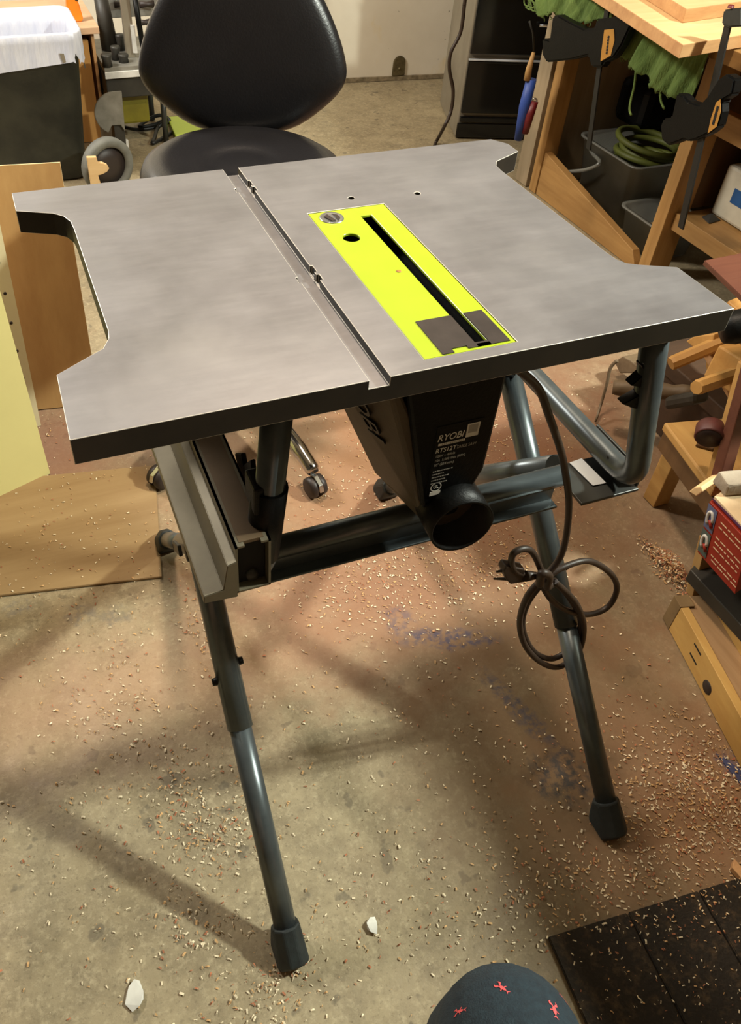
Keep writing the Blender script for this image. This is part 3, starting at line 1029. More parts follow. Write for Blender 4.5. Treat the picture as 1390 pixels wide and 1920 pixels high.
mb = MB(); mb.lathe([(0, .03), (.02, .03), (.022, .0), (.012, -.01), (.012, -.04)], (p_.x - .03, Y + .24, tz + .235), seg=14); mb.build('lock_handle', 'dgrey', ms)
p_ = P(243, 90, y=Y + .12); mb = MB()
mb.box(p_.x - .016, p_.x + .020, Y + .11, Y + .14, tz, tz + .33, .002); mb.build('upright_post', 'cabside', ms)
p_ = P(249, 70, y=Y + .10); mb = MB()
mb.box(p_.x - .004, p_.x + .012, Y + .095, Y + .11, tz + .02, tz + .12); mb.build('scale_plate', 'white', ms)
p_ = P(262, 70, y=Y + .1); mb = MB()
mb.tube([P(252, -10, y=Y + .08), P(268, 88, y=Y + .08)], .011, 8); mb.build('hanging_strap', 'black', ms)
mb = MB(); mb.box(p_.x - .13, p_.x + .15, Y + .30, Y + .33, tz + .10, tz + .17, .003); mb.build('back_fence', 'grey', ms)
for du, dv in ((275, 8), (228, 8), (272, 42)):
    p_ = P(du, dv, y=Y + .28); mb = MB()
    mb.lathe([(0, -.03), (.014, -.03), (.010, 0), (.016, .03), (0, .03)], p_, (1, 0, 0), 12); mb.build('fence_screw', 'hubb', ms)
# stand legs and guard plate and wheel
for x in (a.x + .02, a.x + .23):
    for y in (Y + .05, Y + .33):
        mb = MB(); mb.tube([(x, y, .003), (x, y, tz - .12)], .012, 10); mb.build('stand_leg', 'darktube', ms)
gy = 2.80
g0 = P(205, 215, y=gy)
c0 = V((g0.x + .024, gy, g0.z + .002)); r_ = .080
pts = [c0 + V((.0, 0, r_))] + [c0 + V((r_ * math.cos(t_), 0, r_ * math.sin(t_))) for t_ in [PI / 2 + PI * .85 * k / 16 for k in range(17)]] + [c0 + V((-.02, 0, -.045)), c0 + V((.015, 0, -.045)), c0 + V((.03, 0, -.072)), c0 + V((.035, 0, r_))]
mb = MB(); mb.prism(pts, (0, .012, 0), .002); mb.build('guard_plate', 'grey', ms)
mb = MB(); mb.box(c0.x - .01, c0.x + .03, gy + .012, gy + .10, c0.z - .13, c0.z + .03); mb.build('guard_bracket', 'dgrey', ms)
wc = V((.372, 2.55, .106))
mb = MB(); mb.lathe([(.072, -.018), (.094, -.020), (.104, -.012), (.104, .012), (.094, .020), (.072, .018)], wc, (.35, -.93, 0), 36, True, True)
wh = mb.build('wheel', 'tyre', ms)
mb = MB(); mb.lathe([(0, .012), (.03, .014), (.072, .006), (.072, -.006), (0, -.01)], wc, (.35, -.93, 0), 30); mb.build('wheel_hub', 'hubb', wh)
mb = MB(); p_ = P(238, 285, y=2.85); mb.box(p_.x - .010, p_.x + .010, 2.84, 2.86, .003, p_.z + .05, .002); mb.build('stand_foot', 'white', ms)

# loose cord behind the chair
mb = MB()
z_ = .012
pts = [P(232, 238, z=z_), P(262, 243, z=z_), P(300, 236, z=z_), P(318, 226, z=.03), P(300, 216, z=.05), P(275, 226, z=.03), P(262, 238, z=.02), P(295, 232, z=.03), P(310, 224, z=.05), P(296, 240, z=.02), P(290, 258, z=z_), P(286, 268, z=z_), P(300, 262, z=z_), P(330, 244, z=z_), P(352, 236, z=z_)]
mb.tube(smooth_path(pts, 6), .008, 8)
tag(mb.build('loose_cord', 'cordblack'), 'tangled black cord on the floor between the machine and the chair', 'cord')
# lime tool case
mb = MB(); a = P(332, 272, z=0); b = P(317, 238, z=0)
s_ = (b - a).normalized(); r_ = V((s_.y, -s_.x, 0))
mb.hull([a + r_ * q_ + s_ * w_ + V((0, 0, z_)) for q_ in (0, .30) for w_ in (0, .26) for z_ in (.002, .03)], .004)
tag(mb.build('lime_panel', 'lime'), 'lime yellow plastic panel lying on the floor under the chair back', 'panel')

# ------------------------------------------------------------------ BLACK TOOL CABINET
A = V((1.947, 2.69, 0)); u = V((.949, -.316, 0)); s = V((.316, .949, 0))
wd, dp_ = .66, .47
tc = thing('tool_cabinet', A + u * wd / 2 + s * dp_ / 2, 'glossy black tool cabinet of drawers standing against the back wall', 'cabinet')
def cbox(mb, a0, a1, b0, b1, z0, z1, bev=0):
    return mb.hull([A + u * a + s * b + V((0, 0, z)) for a in (a0, a1) for b in (b0, b1) for z in (z0, z1)], bev)
mb = MB(); cbox(mb, 0, wd, .012, dp_, .003, 1.22, .006)
mb.mats = ['cabside']; mb.build('carcass', None, tc)
mb = MB(); cbox(mb, .0, wd, 0, .012, .01, .07, .002); mb.build('kick_panel', 'cabblack', tc)
for z0, z1 in ((.078, .100), (.116, .338), (.358, .580), (.60, .82), (.84, 1.0), (1.02, 1.2)):
    mb = MB(); cbox(mb, .006, wd - .006, -.006, .012, z0, z1, .004)
    if z1 - z0 > .05:
        cbox(mb, .004, wd - .004, -.016, 0, z1 - .014, z1 - .004, .003)
    dw = mb.build('drawer', 'cabblack', tc)
    if z1 - z0 > .05:
        mb = MB(); cbox(mb, .004, wd - .004, -.017, -.004, z1 - .003, z1 + .003, .001); mb.build('drawer_lip_highlight', 'lipglint', dw)  # strip added to paint the reflected light line along the lip
    if z1 - z0 > .1:
        zc = (z0 + z1) / 2 + .01
        mb = MB()
        for q_ in (-.045, .045):
            mb.hull([A + u * (wd / 2 + q_ + a) - s * b + V((0, 0, zc + c_)) for a in (-.006, .006) for b in (.004, .026) for c_ in (-.006, .006)], .002)
        mb.tube([A + u * (wd / 2 - .06) - s * .026 + V((0, 0, zc)), A + u * (wd / 2 + .06) - s * .026 + V((0, 0, zc))], .006, 12)
        mb.build('drawer_handle', 'chrome', dw)
# cord hanging before the cabinet
mb = MB()
yy = 2.58
h_ = P(874, -10, y=yy)
hp = [V((h_.x + .03, yy, 2.59)), V((h_.x + .02, yy, 1.6)), V((h_.x + .008, yy, 1.0)), h_, P(871, 10, y=yy), P(864, 60, y=yy), P(846, 98, y=yy), P(843, 130, y=yy), P(850, 170, y=yy), P(846, 208, y=yy), P(834, 236, y=2.56), P(818, 266, z=.012), P(805, 290, z=.012), P(760, 300, z=.012)]
mb.tube(smooth_path(hp, 8), .0075, 10)
tag(mb.build('hanging_hose', 'cord'), 'thin dark brown hose hanging down beside the black cabinet', 'hose')

# ------------------------------------------------------------------ WORKBENCH (right rear)
wb = thing('workbench', (2.3, 1.6, 0), 'wooden workbench with open shelf under clamped boards at the right', 'workbench')
mb = MB(); mb.box(1.86, 2.75, .70, 2.42, .735, .775, .002); mb.build('bench_top', 'bench', wb)
mb = MB()
pa, pb = P(1285, 270, x=2.0), P(1210, 492, x=2.0)
mb.hull([V((x, y, z)) for x, y in ((1.99, 1.375), (1.99, 1.425), (2.08, 1.375), (2.08, 1.425)) for z in (.002, .735)], .002)
mb.build('bench_leg', 'benchz', wb)
mb = MB(); mb.box(1.985, 2.05, 2.08, 2.125, .002, .735, .002); mb.build('bench_leg', 'benchz', wb)
mb = MB(); mb.box(1.985, 2.60, 2.150, 2.23, .002, .735, .002); mb.build('end_panel', 'benchgrey', wb)
mb = MB(); mb.hull([V((x, y, z)) for x in (1.988, 2.018) for y, z in ((1.43, .002), (1.47, .06), (2.075, .17), (2.075, .002))], .002)
q = mb.build('front_stretcher', 'bench', wb)
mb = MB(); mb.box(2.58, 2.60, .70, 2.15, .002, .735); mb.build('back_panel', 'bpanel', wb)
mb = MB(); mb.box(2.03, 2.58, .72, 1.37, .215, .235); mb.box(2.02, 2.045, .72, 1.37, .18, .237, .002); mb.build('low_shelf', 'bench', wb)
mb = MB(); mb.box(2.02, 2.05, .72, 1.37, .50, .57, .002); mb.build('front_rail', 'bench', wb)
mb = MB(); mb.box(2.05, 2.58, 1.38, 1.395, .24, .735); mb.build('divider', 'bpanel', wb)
mb = MB(); mb.box(1.99, 2.55, .72, .77, .002, .735, .002); mb.build('bench_leg', 'benchz', wb)

# boards clamped on top
def slab(name, corner, dl, drr, ll, lr, z, th, m, label):
    mb = MB(); mb.use(m)
    c0 = V(corner); c0.z = z
    dl = V((dl.x, dl.y, 0)).normalized(); drr = V((drr.x, drr.y, 0)).normalized()
    mb.prism([c0, c0 + drr * lr, c0 + drr * lr + dl * ll, c0 + dl * ll], (0, 0, -th))
    mb.use('pineedge'); mb.bm.normal_update()
    for f in mb.bm.faces:
        if abs(f.normal.z) < .5: f.material_index = 1
    o = tag(mb.build(name), label, 'board', 'pine boards clamped to the bench')
    mod_bevel(o, .0012, 1)
    return o
zt = .775 + .036
th = .032
c1 = P(1281, 84, z=zt); cl = P(1156, 4, z=zt); cr = P(1390, 66, z=zt)
slab('pine_board', c1, cl - c1, cr - c1, .95, .9, zt, th, 'pine', 'thick pale plywood board clamped on the bench, bottom of two')
zt2 = zt + .034
c2 = P(1288, 17, z=zt2); cl2 = P(1255, -3, z=zt2); cr2 = P(1390, 14, z=zt2)
slab('pine_board', c2, cl2 - c2, V((cr - c1)), .9, .75, zt2, .0335, 'pine', 'smaller pale board on top of the clamped board')

# green cloths hanging over the front of the bench top
def cloth(name, outline, x, label, seed, fringe=True, lift=None):
    rr = random.Random(seed)
    mb = MB()
    top_, bot = outline
    n_ = 46
    def along(pl_, t_):
        f_ = t_ * (len(pl_) - 1); i = min(int(f_), len(pl_) - 2); return V(pl_[i] + (0,)).lerp(V(pl_[i + 1] + (0,)), f_ - i)
    off = [rr.uniform(-5, 6) for _ in range(n_ + 1)]
    def fn(a, b):
        tp_, bt = along(top_, a), along(bot, a)
        p_ = tp_.lerp(bt, b)
        if b > .99: p_.y += off[int(round(a * n_))]
        q_ = P(p_.x, p_.y, x=x)
        q_.x += .010 * math.sin(a * 23 + seed) * (.3 + b) + .004 * math.sin(a * 61 + b * 5) - .012 * b
        return q_
    mb.grid(fn, n_, 22)
    o = mb.build(name, 'towel')
    sm = o.modifiers.new('thick', 'SOLIDIFY'); sm.thickness = .004
    tag(o, label, 'cloth')
    mb = MB()
    for k in range(20):
        a = rr.random(); p_ = fn(a, .97)
        L = rr.uniform(.008, .024)
        pts = [p_ + V((rr.uniform(-.004, .004), rr.uniform(-.004, .004) * i, -L * i / 3)) for i in range(4)]
        mb.tube(pts, [.0030, .0022, .0018, .0012], 5)
    q = mb.build('frayed_threads', 'towel', o)
    return o
g1 = cloth('green_cloth', ([(1178, 20), (1240, 60), (1290, 85), (1334, 96)], [(1160, 92), (1190, 122), (1222, 148), (1240, 172), (1270, 176), (1300, 186)]), 1.842,
      'rough green cloth hanging under the clamped boards, frayed hem', 5)
mb = MB(); mb.tube(smooth_path([P(1193, 128, x=1.835), P(1190, 160, x=1.835), P(1184, 185, x=1.835), P(1181, 205, x=1.835), P(1184, 216, x=1.835)], 5), .0035, 6); mb.build('loose_thread', 'towel', g1)
mb = MB(); mb.tube(smooth_path([P(1238, 172, x=1.835), P(1240, 190, x=1.835), P(1246, 204, x=1.835)], 4), .0035, 6)
mb.build('loose_thread', 'towel', g1)
cloth('green_cloth', ([(1000, -30), (1060, -30), (1110, -30), (1160, -30)], [(1022, 30), (1045, 24), (1085, 42), (1150, 36)]), 1.845,
      'rough green cloth hanging behind the left clamp at the bench end', 11)
mb = MB()
for (u0, v0) in ((998, 5), (1010, 14), (1005, -4), (990, 2)):
    pts = [P(u0 + 7 * math.cos(t_ * 1.2), v0 + 9 * math.sin(t_ * 1.3) + t_ * 1.2, x=1.86) for t_ in range(8)]
    mb.tube(smooth_path(pts, 4), .003, 5)
tag(mb.build('thread_tangle', 'towel'), 'curly tangle of green threads in front of the black cabinet', 'threads')

# quick grip clamps
def clamp(name, x, bar, body, trig, tagp, label, jaw=None):
    root = thing(name, P(*bar[1], x=x), label, 'clamp', 'quick clamps on the bench edge')
    mb = MB()
    a, b = P(*bar[0], x=x), P(*bar[1], x=x)
    mb.hull([p_ + V((dx_, dy_, 0)) for p_ in (a, b) for dx_ in (-.003, .003) for dy_ in (-.0105, .0105)], .001)
    mb.build('clamp_bar', 'cordblack', root)
    mb = MB(); mb.prism([P(u_, v_, x=x - .016) for u_, v_ in body], (.032, 0, 0), .005); mb.build('clamp_body', 'black', root)
    mb = MB(); mb.prism([P(u_, v_, x=x - .011) for u_, v_ in trig], (.022, 0, 0), .004); mb.build('clamp_trigger', 'black', root)
    mb = MB(); mb.prism([P(u_, v_, x=x - .0165) for u_, v_ in tagp], (-.001, 0, 0))
    tg = mb.build('clamp_label', 'tag', root)
    c_ = sum((P(u_, v_, x=x - .0178) for u_, v_ in tagp), V()) / len(tagp)
    t0, t1 = P(*tagp[0], x=x - .0178), P(*tagp[-2], x=x - .0178)
    mb = MB()
    dv = (V((0, t1.y - t0.y, t1.z - t0.z)))
    for k in range(6):
        p_ = c_ + dv * (k - 2.5) * .10
        mb.hull([p_ + V((dx_, dy_, dz_)) for dx_ in (0, -.0006) for dy_ in (-.004, .004) for dz_ in (-.0035, .0035)])
    mb.build('label_marks', 'dark', tg)
    if jaw:
        mb = MB(); mb.prism([P(u_, v_, x=x - .014) for u_, v_ in jaw], (.028, 0, 0), .004); jw = mb.build('clamp_jaw', 'darktube', root)
        p_ = P(1371, 13, x=x - .010); mb = MB(); mb.lathe([(0, .004), (.007, .004), (.008, -.002)], p_, (0, 0, 1), 12); mb.build('release_button', 'red', jw)
    return root
clamp('bar_clamp', 1.800, ((1147, -40), (1104, 280)),
      [(1118, 36), (1150, 32), (1178, 28), (1186, 40), (1165, 85), (1150, 108), (1130, 118), (1128, 126), (1108, 126), (1102, 104), (1070, 112), (1024, 117), (1017, 105), (1016, 72), (1030, 75), (1036, 30), (1046, 28), (1070, 42), (1095, 54), (1114, 52)],
      [(1020, 72), (1036, 76), (1090, 84), (1085, 104), (1026, 112), (1018, 100)],
      [(1134, 56), (1152, 54), (1153, 76), (1146, 104), (1127, 115), (1128, 100)], 'black bar clamp with ochre label at the left end of the bench')
clamp('bar_clamp', 1.745, ((1372, 20), (1277, 428)),
      [(1345, 150), (1362, 138), (1378, 148), (1372, 178), (1352, 190), (1352, 210), (1345, 238), (1330, 250), (1318, 256), (1305, 262), (1290, 266), (1282, 262), (1256, 272), (1242, 262), (1238, 236), (1243, 222), (1258, 222), (1268, 175), (1282, 178), (1290, 190), (1312, 196), (1325, 182)],
      [(1244, 222), (1260, 225), (1264, 262), (1254, 274), (1240, 262), (1238, 236)],
      [(1344, 192), (1352, 186), (1352, 210), (1344, 238), (1328, 250), (1334, 222)], 'black bar clamp gripping the near corner of the pale boards',
      jaw=[(1356, 18), (1392, 14), (1392, 50), (1366, 52), (1352, 46)])

# things hanging at the bench end
bt = thing('blue_handled_tool', P(970, 265, y=2.19), 'blue handled tool with tan wooden neck leaning at the bench end', 'tool')
mb = MB(); mb.tube([P(997, 148, y=2.10), P(984, 200, y=2.10), P(972, 262, y=2.10)], [.019, .021, .015], 16); mb.build('handle', 'blue', bt)
mb = MB(); mb.tube([P(1001, 98, y=2.10), P(992, 130, y=2.10), P(989, 150, y=2.10)], [.006, .011, .013], 12); mb.build('wooden_neck', 'tan', bt)
mb = MB(); mb.tube([P(993, 40, y=2.10), P(1000, 62, y=2.10), P(1002, 98, y=2.10)], .004, 8); mb.build('hanging_loop', 'cordblack', bt)
mb = MB(); mb.tube([P(1003, 190, y=2.08), P(993, 218, y=2.08), P(985, 250, y=2.08)], [.014, .016, .012], 14)
rt_ = thing('red_handled_tool', P(985, 250, y=2.08), 'dark red handle hanging just right of the blue one', 'tool')
mb.build('handle', 'red', rt_)
mb = MB(); mb.torus(P(1002, 190, y=2.08), (.3, 1, 0), .010, .003, 20, 8); mb.build('ring', 'steel', rt_)

# bin with hose under the bench
def open_box(name, cx_, cy_, hx, hy, z0, h, tap, m, th_=.004, rot=0.):
    mb = MB()
    loft(mb, [rrect(hx * tap, hy * tap, .03, z0, (cx_, cy_)), rrect(hx, hy, .035, z0 + h, (cx_, cy_)), rrect(hx + .012, hy + .012, .04, z0 + h, (cx_, cy_)), rrect(hx + .012, hy + .012, .04, z0 + h + .006, (cx_, cy_)), rrect(hx - th_, hy - th_, .032, z0 + h + .004, (cx_, cy_)), rrect(hx * tap - th_, hy * tap - th_, .028, z0 + .005, (cx_, cy_))], True, True)
    return mb
mb = open_box('x', 2.30, 1.86, .20, .17, .003, .24, .85, 'clear')
tag(mb.build('storage_tub', 'clear'), 'cloudy clear tub holding a coiled green hose under the bench', 'tub')
mb = MB()
for k, (R_c, dz, tx) in enumerate(((.115, .16, .05), (.12, .185, -.1), (.11, .21, .15), (.10, .235, 0), (.118, .26, .12))):
    mb.torus((2.28 + .01 * (k % 2), 1.86, dz), (tx, .12 - .05 * k, 1), R_c, .0115, 36, 8)
tag(mb.build('hose_coil', 'hose'), 'coiled green hose in the clear tub under the bench', 'hose')
mb = MB(); mb.tube(smooth_path([P(1095, 250, x=2.12), P(1110, 285, x=2.11), P(1125, 305, x=2.08), P(1100, 318, x=2.06), P(1065, 322, x=2.04)], 6), .007, 8)
tag(mb.build('pale_rope', 'clear'), 'pale cord end hanging over the tub under the bench', 'cord')
mb = MB(); mb.hull([V((x, y, z)) for x in (2.30, 2.52) for y in (1.95, 2.13) for z in (.255, .42)], .03)
tag(mb.build('black_bag', 'black'), 'black lumpy bag in the dark behind the coiled hose', 'bag')
mb = open_box('x', 2.17, 1.565, .10, .11, .003, .12, .85, 'clear')
tag(mb.build('storage_tub', 'clear'), 'low clear tub beside the bench leg holding a tan offcut', 'tub')
mb = MB(); mb.hull([V((2.17, 1.565, .02)) + V(q_) for q_ in ((-.05, -.06, 0), (.05, -.05, 0), (.05, .06, 0), (-.05, .05, 0), (-.03, -.05, .10), (.04, .03, .07), (-.04, .04, .05))], .004)
tag(mb.build('wood_offcut', 'tan'), 'tan offcut in the low clear tub beside the bench leg', 'offcut')
# white tub on the low shelf
wt = thing('white_container', (2.25, 1.22, .236), 'white container with blue tape on the low bench shelf', 'container')
mb = MB(); mb.hull([V((x, y, z)) for x in (2.13, 2.40) for y in (1.02, 1.34) for z in (.238, .40)], .01); mb.build('container_body', 'tub', wt)
mb = MB(); mb.box(2.1285, 2.130, 1.12, 1.28, .30, .345); mb.build('tape_strip', 'bluetape', wt)
mb = MB(); mb.hull([V((2.26 + a * .09, 1.30 + b * .05, .40 + c_)) for a in (-1, 1) for b in (-1, 1) for c_ in (.002, .07)], .02)
tag(mb.build('cloth_bundle', 'stone'), 'greyish bundled rag on top of the white container', 'rag')
mb = MB(); p_ = P(1330, 392, x=2.08); mb.hull([V((2.10, p_.y, .237)) + V(q_) for q_ in ((-.03, -.03, 0), (.03, -.02, 0), (.02, .03, 0), (-.02, .02, 0), (0, 0, .02))], .003)
tag(mb.build('dark_block', 'dgrey'), 'small dark lump at the front of the low bench shelf', 'block')

# ------------------------------------------------------------------ LOW TOOL RACK (right, near)
rk = thing('tool_rack', (1.55, .42, 0), 'low home made wooden tool rack along the right edge', 'rack')
def rail(u0, v0, u1, v1, z0, z1, wdt, th_, m, name, par, ):
    a, b = P(u0, v0, z=z0), P(u1, v1, z=z1)
    d_ = (b - a); d_.z = 0; d_.normalize(); n_ = V((-d_.y, d_.x, 0))
    if n_.x < 0: n_ = -n_
    mb = MB(); mb.hull([p_ + n_ * w_ + V((0, 0, -h_)) for p_ in (a, b) for w_ in (0, wdt) for h_ in (0, th_)], .002)
    return mb.build(name, m, par)
# shelf board (pale) running to the viewer with a thick front edge
a, b = P(1246, 792, z=.24), P(1330, 905, z=.24)
d_ = (b - a).normalized(); n_ = V((-d_.y, d_.x, 0)); n_ = -n_ if n_.x < 0 else n_
mb = MB(); mb.hull([p_ + n_ * w_ + V((0, 0, h_)) for p_ in (a, b + d_ * .02) for w_ in (0, .30) for h_ in (0, -.022)], .004); sh_ = mb.build('shelf_board', 'shelf', rk)
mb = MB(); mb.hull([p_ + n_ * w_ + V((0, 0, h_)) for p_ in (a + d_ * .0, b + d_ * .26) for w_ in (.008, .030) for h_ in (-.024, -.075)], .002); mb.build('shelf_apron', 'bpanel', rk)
sa, sd, sn = a.copy(), d_.copy(), n_.copy()
for k, t_ in enumerate((.02, .44)):
    pz = sa + sd * t_ + sn * .032
    mb = MB(); mb.hull([V((pz.x + x, pz.y + y, z)) for x in (0, .045) for y in (-.02, .02) for z in (.002, .215)], .002); mb.build('leg', 'shelf', rk)
    pz = pz + sn * .24
    mb = MB(); mb.hull([V((pz.x + x, pz.y + y, z)) for x in (0, .045) for y in (-.02, .02) for z in (.002, .60)], .002); mb.build('leg', 'shelf', rk)
# upper tier: thin board on which the brown sheet lies
zu = .60
mb = MB(); pz = sa + sn * .12
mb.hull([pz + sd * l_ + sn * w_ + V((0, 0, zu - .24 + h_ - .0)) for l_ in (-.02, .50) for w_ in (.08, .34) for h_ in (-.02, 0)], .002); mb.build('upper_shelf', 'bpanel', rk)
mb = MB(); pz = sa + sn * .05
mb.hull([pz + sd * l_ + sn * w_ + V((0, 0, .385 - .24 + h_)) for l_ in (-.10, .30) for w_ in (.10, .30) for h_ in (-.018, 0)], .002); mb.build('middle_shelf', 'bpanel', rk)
# slanted batten at the near end
mb = MB(); a, b = P(1386, 735, x=1.24), P(1340, 900, x=1.22)
mb.hull([p_ + V((x, y, 0)) for p_ in (a + (a - b) * .3, b) for x in (0, .03) for y in (-.012, .012)], .002); mb.build('slanted_batten', 'redwood', rk)
mb = MB(); a, b = P(1376, 735, x=1.25), P(1330, 900, x=1.23)
mb.hull([p_ + V((x, y, 0)) for p_ in (a + (a - b) * .3, b) for x in (0, .03) for y in (-.008, .010)], .002); mb.build('pale_batten', 'shelf', rk)
# brown sheet on the top
mb = MB(); c0 = P(1321, 488, z=zu + .012); e1 = P(1392, 474, z=zu + .012); e2 = P(1392, 556, z=zu + .012)
e1 = (e1 - c0).normalized(); e2 = (e2 - c0).normalized()
mb.prism([c0, c0 + e1 * .32, c0 + e1 * .32 + e2 * .34, c0 + e2 * .34], (0, 0, -.010), .001)
tag(mb.build('brown_sheet', 'redwood'), 'thin red brown board lying on top of the tool rack', 'board')
mb = MB(); c0 = P(1385, 612, x=1.16); mb.lathe([(0, -.03), (.024, -.028), (.030, -.01), (.030, .02), (.022, .05), (0, .055)], c0, (.8, -.3, .3), 20)
tag(mb.build('hand_tool', 'black'), 'black rounded tool end beyond the near right table corner', 'tool')
# mallets and handles
def stick(name, p0, p1, r, m, label, cat, head=None, group=None, oct_=8):
    root = thing(name, p1, label, cat, group)
    a, b = V(p0), V(p1)
    mb = MB(); mb.tube([a, a.lerp(b, .04), a.lerp(b, .5), b], [r * .9, r, r * 1.02, r], oct_, smooth=False); mb.build('handle', m, root)
    if head:
        c_, sx_, sy_, sz_ = head
        mb = MB(); d_ = (b - a).normalized(); n_ = V((0, 0, 1)).cross(d_).normalized(); w_ = d_.cross(n_)
        mb.hull([c_ + d_ * x + n_ * y + w_ * z for x in (-sx_, sx_) for y in (-sy_, sy_) for z in (-sz_, sz_)], .004); mb.build('head', m, root)
    return root
a, b = P(1258, 682, x=1.33), P(1400, 622, x=1.50)
stick('wooden_mallet', a, b, .0165, 'shelfx', 'long tan mallet handle pointing left, upper of the two handles on the rack', 'mallet', (b + (b - a).normalized() * .03, .035, .07, .045), 'mallets on the tool rack')
a, b = P(1306, 727, x=1.27), P(1378, 702, x=1.40)
stick('wooden_mallet', a, b, .0165, 'shelfx', 'short pale mallet handle below the longer tan handle', 'mallet', (b + (b - a).normalized() * .025, .030, .06, .04), 'mallets on the tool rack')
mb = MB(); mb.hull([P(u_, v_, x=1.42) + V((q_, 0, 0)) for u_, v_ in ((1286, 640), (1302, 630), (1340, 626), (1338, 640), (1310, 655), (1298, 650)) for q_ in (0, .05)], .003)
tag(mb.build('wood_offcut', 'shelfx'), 'forked pale offcut behind the long mallet handle', 'offcut')
mb = MB(); mb.hull([P(u_, v_, x=1.44) + V((q_, 0, 0)) for u_, v_ in ((1318, 668), (1330, 664), (1375, 742), (1380, 752), (1368, 752)) for q_ in (0, .02)], .002)
tag(mb.build('wood_strip', 'pineedge'), 'thin pale strip leaning behind the short mallet handle', 'strip')
mb = MB(); a, b = P(1338, 690, x=1.47), P(1392, 668, x=1.55); mb.tube([a, a.lerp(b, .1), b], [.024, .027, .025], 14)
tag(mb.build('round_billet', 'shelfx'), 'pale round wooden billet lying between the two mallet handles', 'wood')
# turned grey handle roll, block, twig
th_ = thing('turned_handle', P(1150, 728, x=1.30), 'dusty grey turned handle with rings sticking out behind the right saw frame tube', 'handle')
a, b = P(1150, 726, x=1.34), P(1305, 738, x=1.48)
mb = MB(); L_ = (b - a).length; mb.lathe([(0, 0), (.018, .0), (.020, .01), (.022, .03), (.021, .036), (.022, .04), (.021, .046), (.022, .05), (.021, .056), (.0215, .07), (.021, .12), (.017, .14), (.021, .16), (.020, L_), (0, L_)], a, b - a, 20); mb.build('grip', 'grey wood', th_)
mb = MB(); mb.hull([P(u_, v_, x=1.52) + V((q_, 0, 0)) for u_, v_ in ((1152, 678), (1168, 668), (1182, 676), (1200, 690), (1200, 700), (1162, 700)) for q_ in (0, .07)], .003)
tag(mb.build('wood_block', 'grey wood'), 'dusty wood block above the ringed grey handle', 'block')
mb = MB(); mb.hull([P(u_, v_, x=1.36) + V((q_, 0, 0)) for u_, v_ in ((1244, 745), (1300, 735), (1300, 760), (1244, 770)) for q_ in (0, .05)], .01)
tag(mb.build('leather_roll', 'dgrey'), 'dark rolled leather lying under the ringed grey handle', 'roll')
mb = MB(); pts = smooth_path([P(1158, 676, x=1.40), P(1145, 690, x=1.39), P(1138, 720, x=1.385), P(1128, 755, x=1.38), P(1120, 782, z=.02), P(1117, 790, z=.006)], 5)
mb.tube(pts, [.005 * (1 - .4 * i / len(pts)) for i in range(len(pts))], 7)
tag(mb.build('twig', 'grey wood'), 'thin twig hanging down from the dusty block to the floor', 'twig')
# support board below the roll
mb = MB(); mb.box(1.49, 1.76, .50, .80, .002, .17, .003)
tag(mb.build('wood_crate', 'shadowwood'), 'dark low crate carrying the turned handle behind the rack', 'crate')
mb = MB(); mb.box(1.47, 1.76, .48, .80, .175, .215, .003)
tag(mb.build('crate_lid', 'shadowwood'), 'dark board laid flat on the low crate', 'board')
# disc on the shelf
dc = thing('grinding_disc', P(1325, 800, x=1.26), 'dark red round disc standing on the pale rack shelf', 'disc')
c0 = P(1332, 812, x=1.225); axd = V((-.62, -.66, -.20)).normalized()
c0.z = max(c0.z, .24 + .03)
mb = MB(); mb.lathe([(0, -.02), (.026, -.02), (.0285, -.015), (.0285, .012), (.027, .015), (.020, .014), (0, .012)], c0, axd, 28); mb.build('disc_rim', 'puck', dc)
mb = MB(); mb.lathe([(0, .0165), (.024, .0165), (.025, .013)], c0, axd, 28); mb.build('disc_face', 'puckface', dc)
mb = MB(); p_ = P(1322, 838, z=.2415); mb.prism([p_ + V(q_) for q_ in ((-.02, .008, 0), (.0, .018, 0), (.03, .01, 0), (.035, -.01, 0), (.005, -.016, 0))], (0, 0, .006), .001)
tag(mb.build('wood_chip', 'bpanel'), 'brown wood chip lying on the rack shelf below the disc', 'chip')
# small offcut sticking out, grey block
mb = MB(); mb.hull([P(u_, v_, x=1.16) + V((q_, q_ * .3, 0)) for u_, v_ in ((1292, 922), (1302, 914), (1315, 913), (1318, 922), (1306, 931)) for q_ in (0, .07)], .002)
tag(mb.build('wood_offcut', 'pine'), 'small pale offcut poking out under the rack above the red carton', 'offcut')
# red carton (two open-topped layers)
bx = thing('red_carton', P(1310, 1030, x=1.12), 'red and blue printed carton with cream lid at the right edge', 'carton')
xb = 1.115
TL, TR = P(1331, 940, x=xb), P(1405, 1018, x=xb)
BL, BR = P(1308, 1035, x=xb), P(1378, 1122, x=xb)
du = (TR - TL); 
mb = MB(); wv = V((.16, .04, 0))
mb.hull([TL, TR, TL + (BL - TL), TR + (BL - TL), TL + wv, TR + wv, BL + wv, TR + (BL - TL) + wv], .001)
mb.build('carton_body', 'boxred', bx)
dv = BL - TL
def onf(a, b, o=.0006): return TL + du * a + dv * b + V((-o, 0, 0))
mb = MB(); mb.prism([onf(0, 0.03), onf(.23, .03), onf(.23, .46), onf(0, .46)], (-.0006, 0, 0)); mb.build('blue_panel', 'boxblue', bx)
mb = MB(); mb.prism([onf(0, .50), onf(.22, .50), onf(.22, .95), onf(0, .95)], (-.0006, 0, 0)); mb.build('teal_panel', 'boxteal', bx)
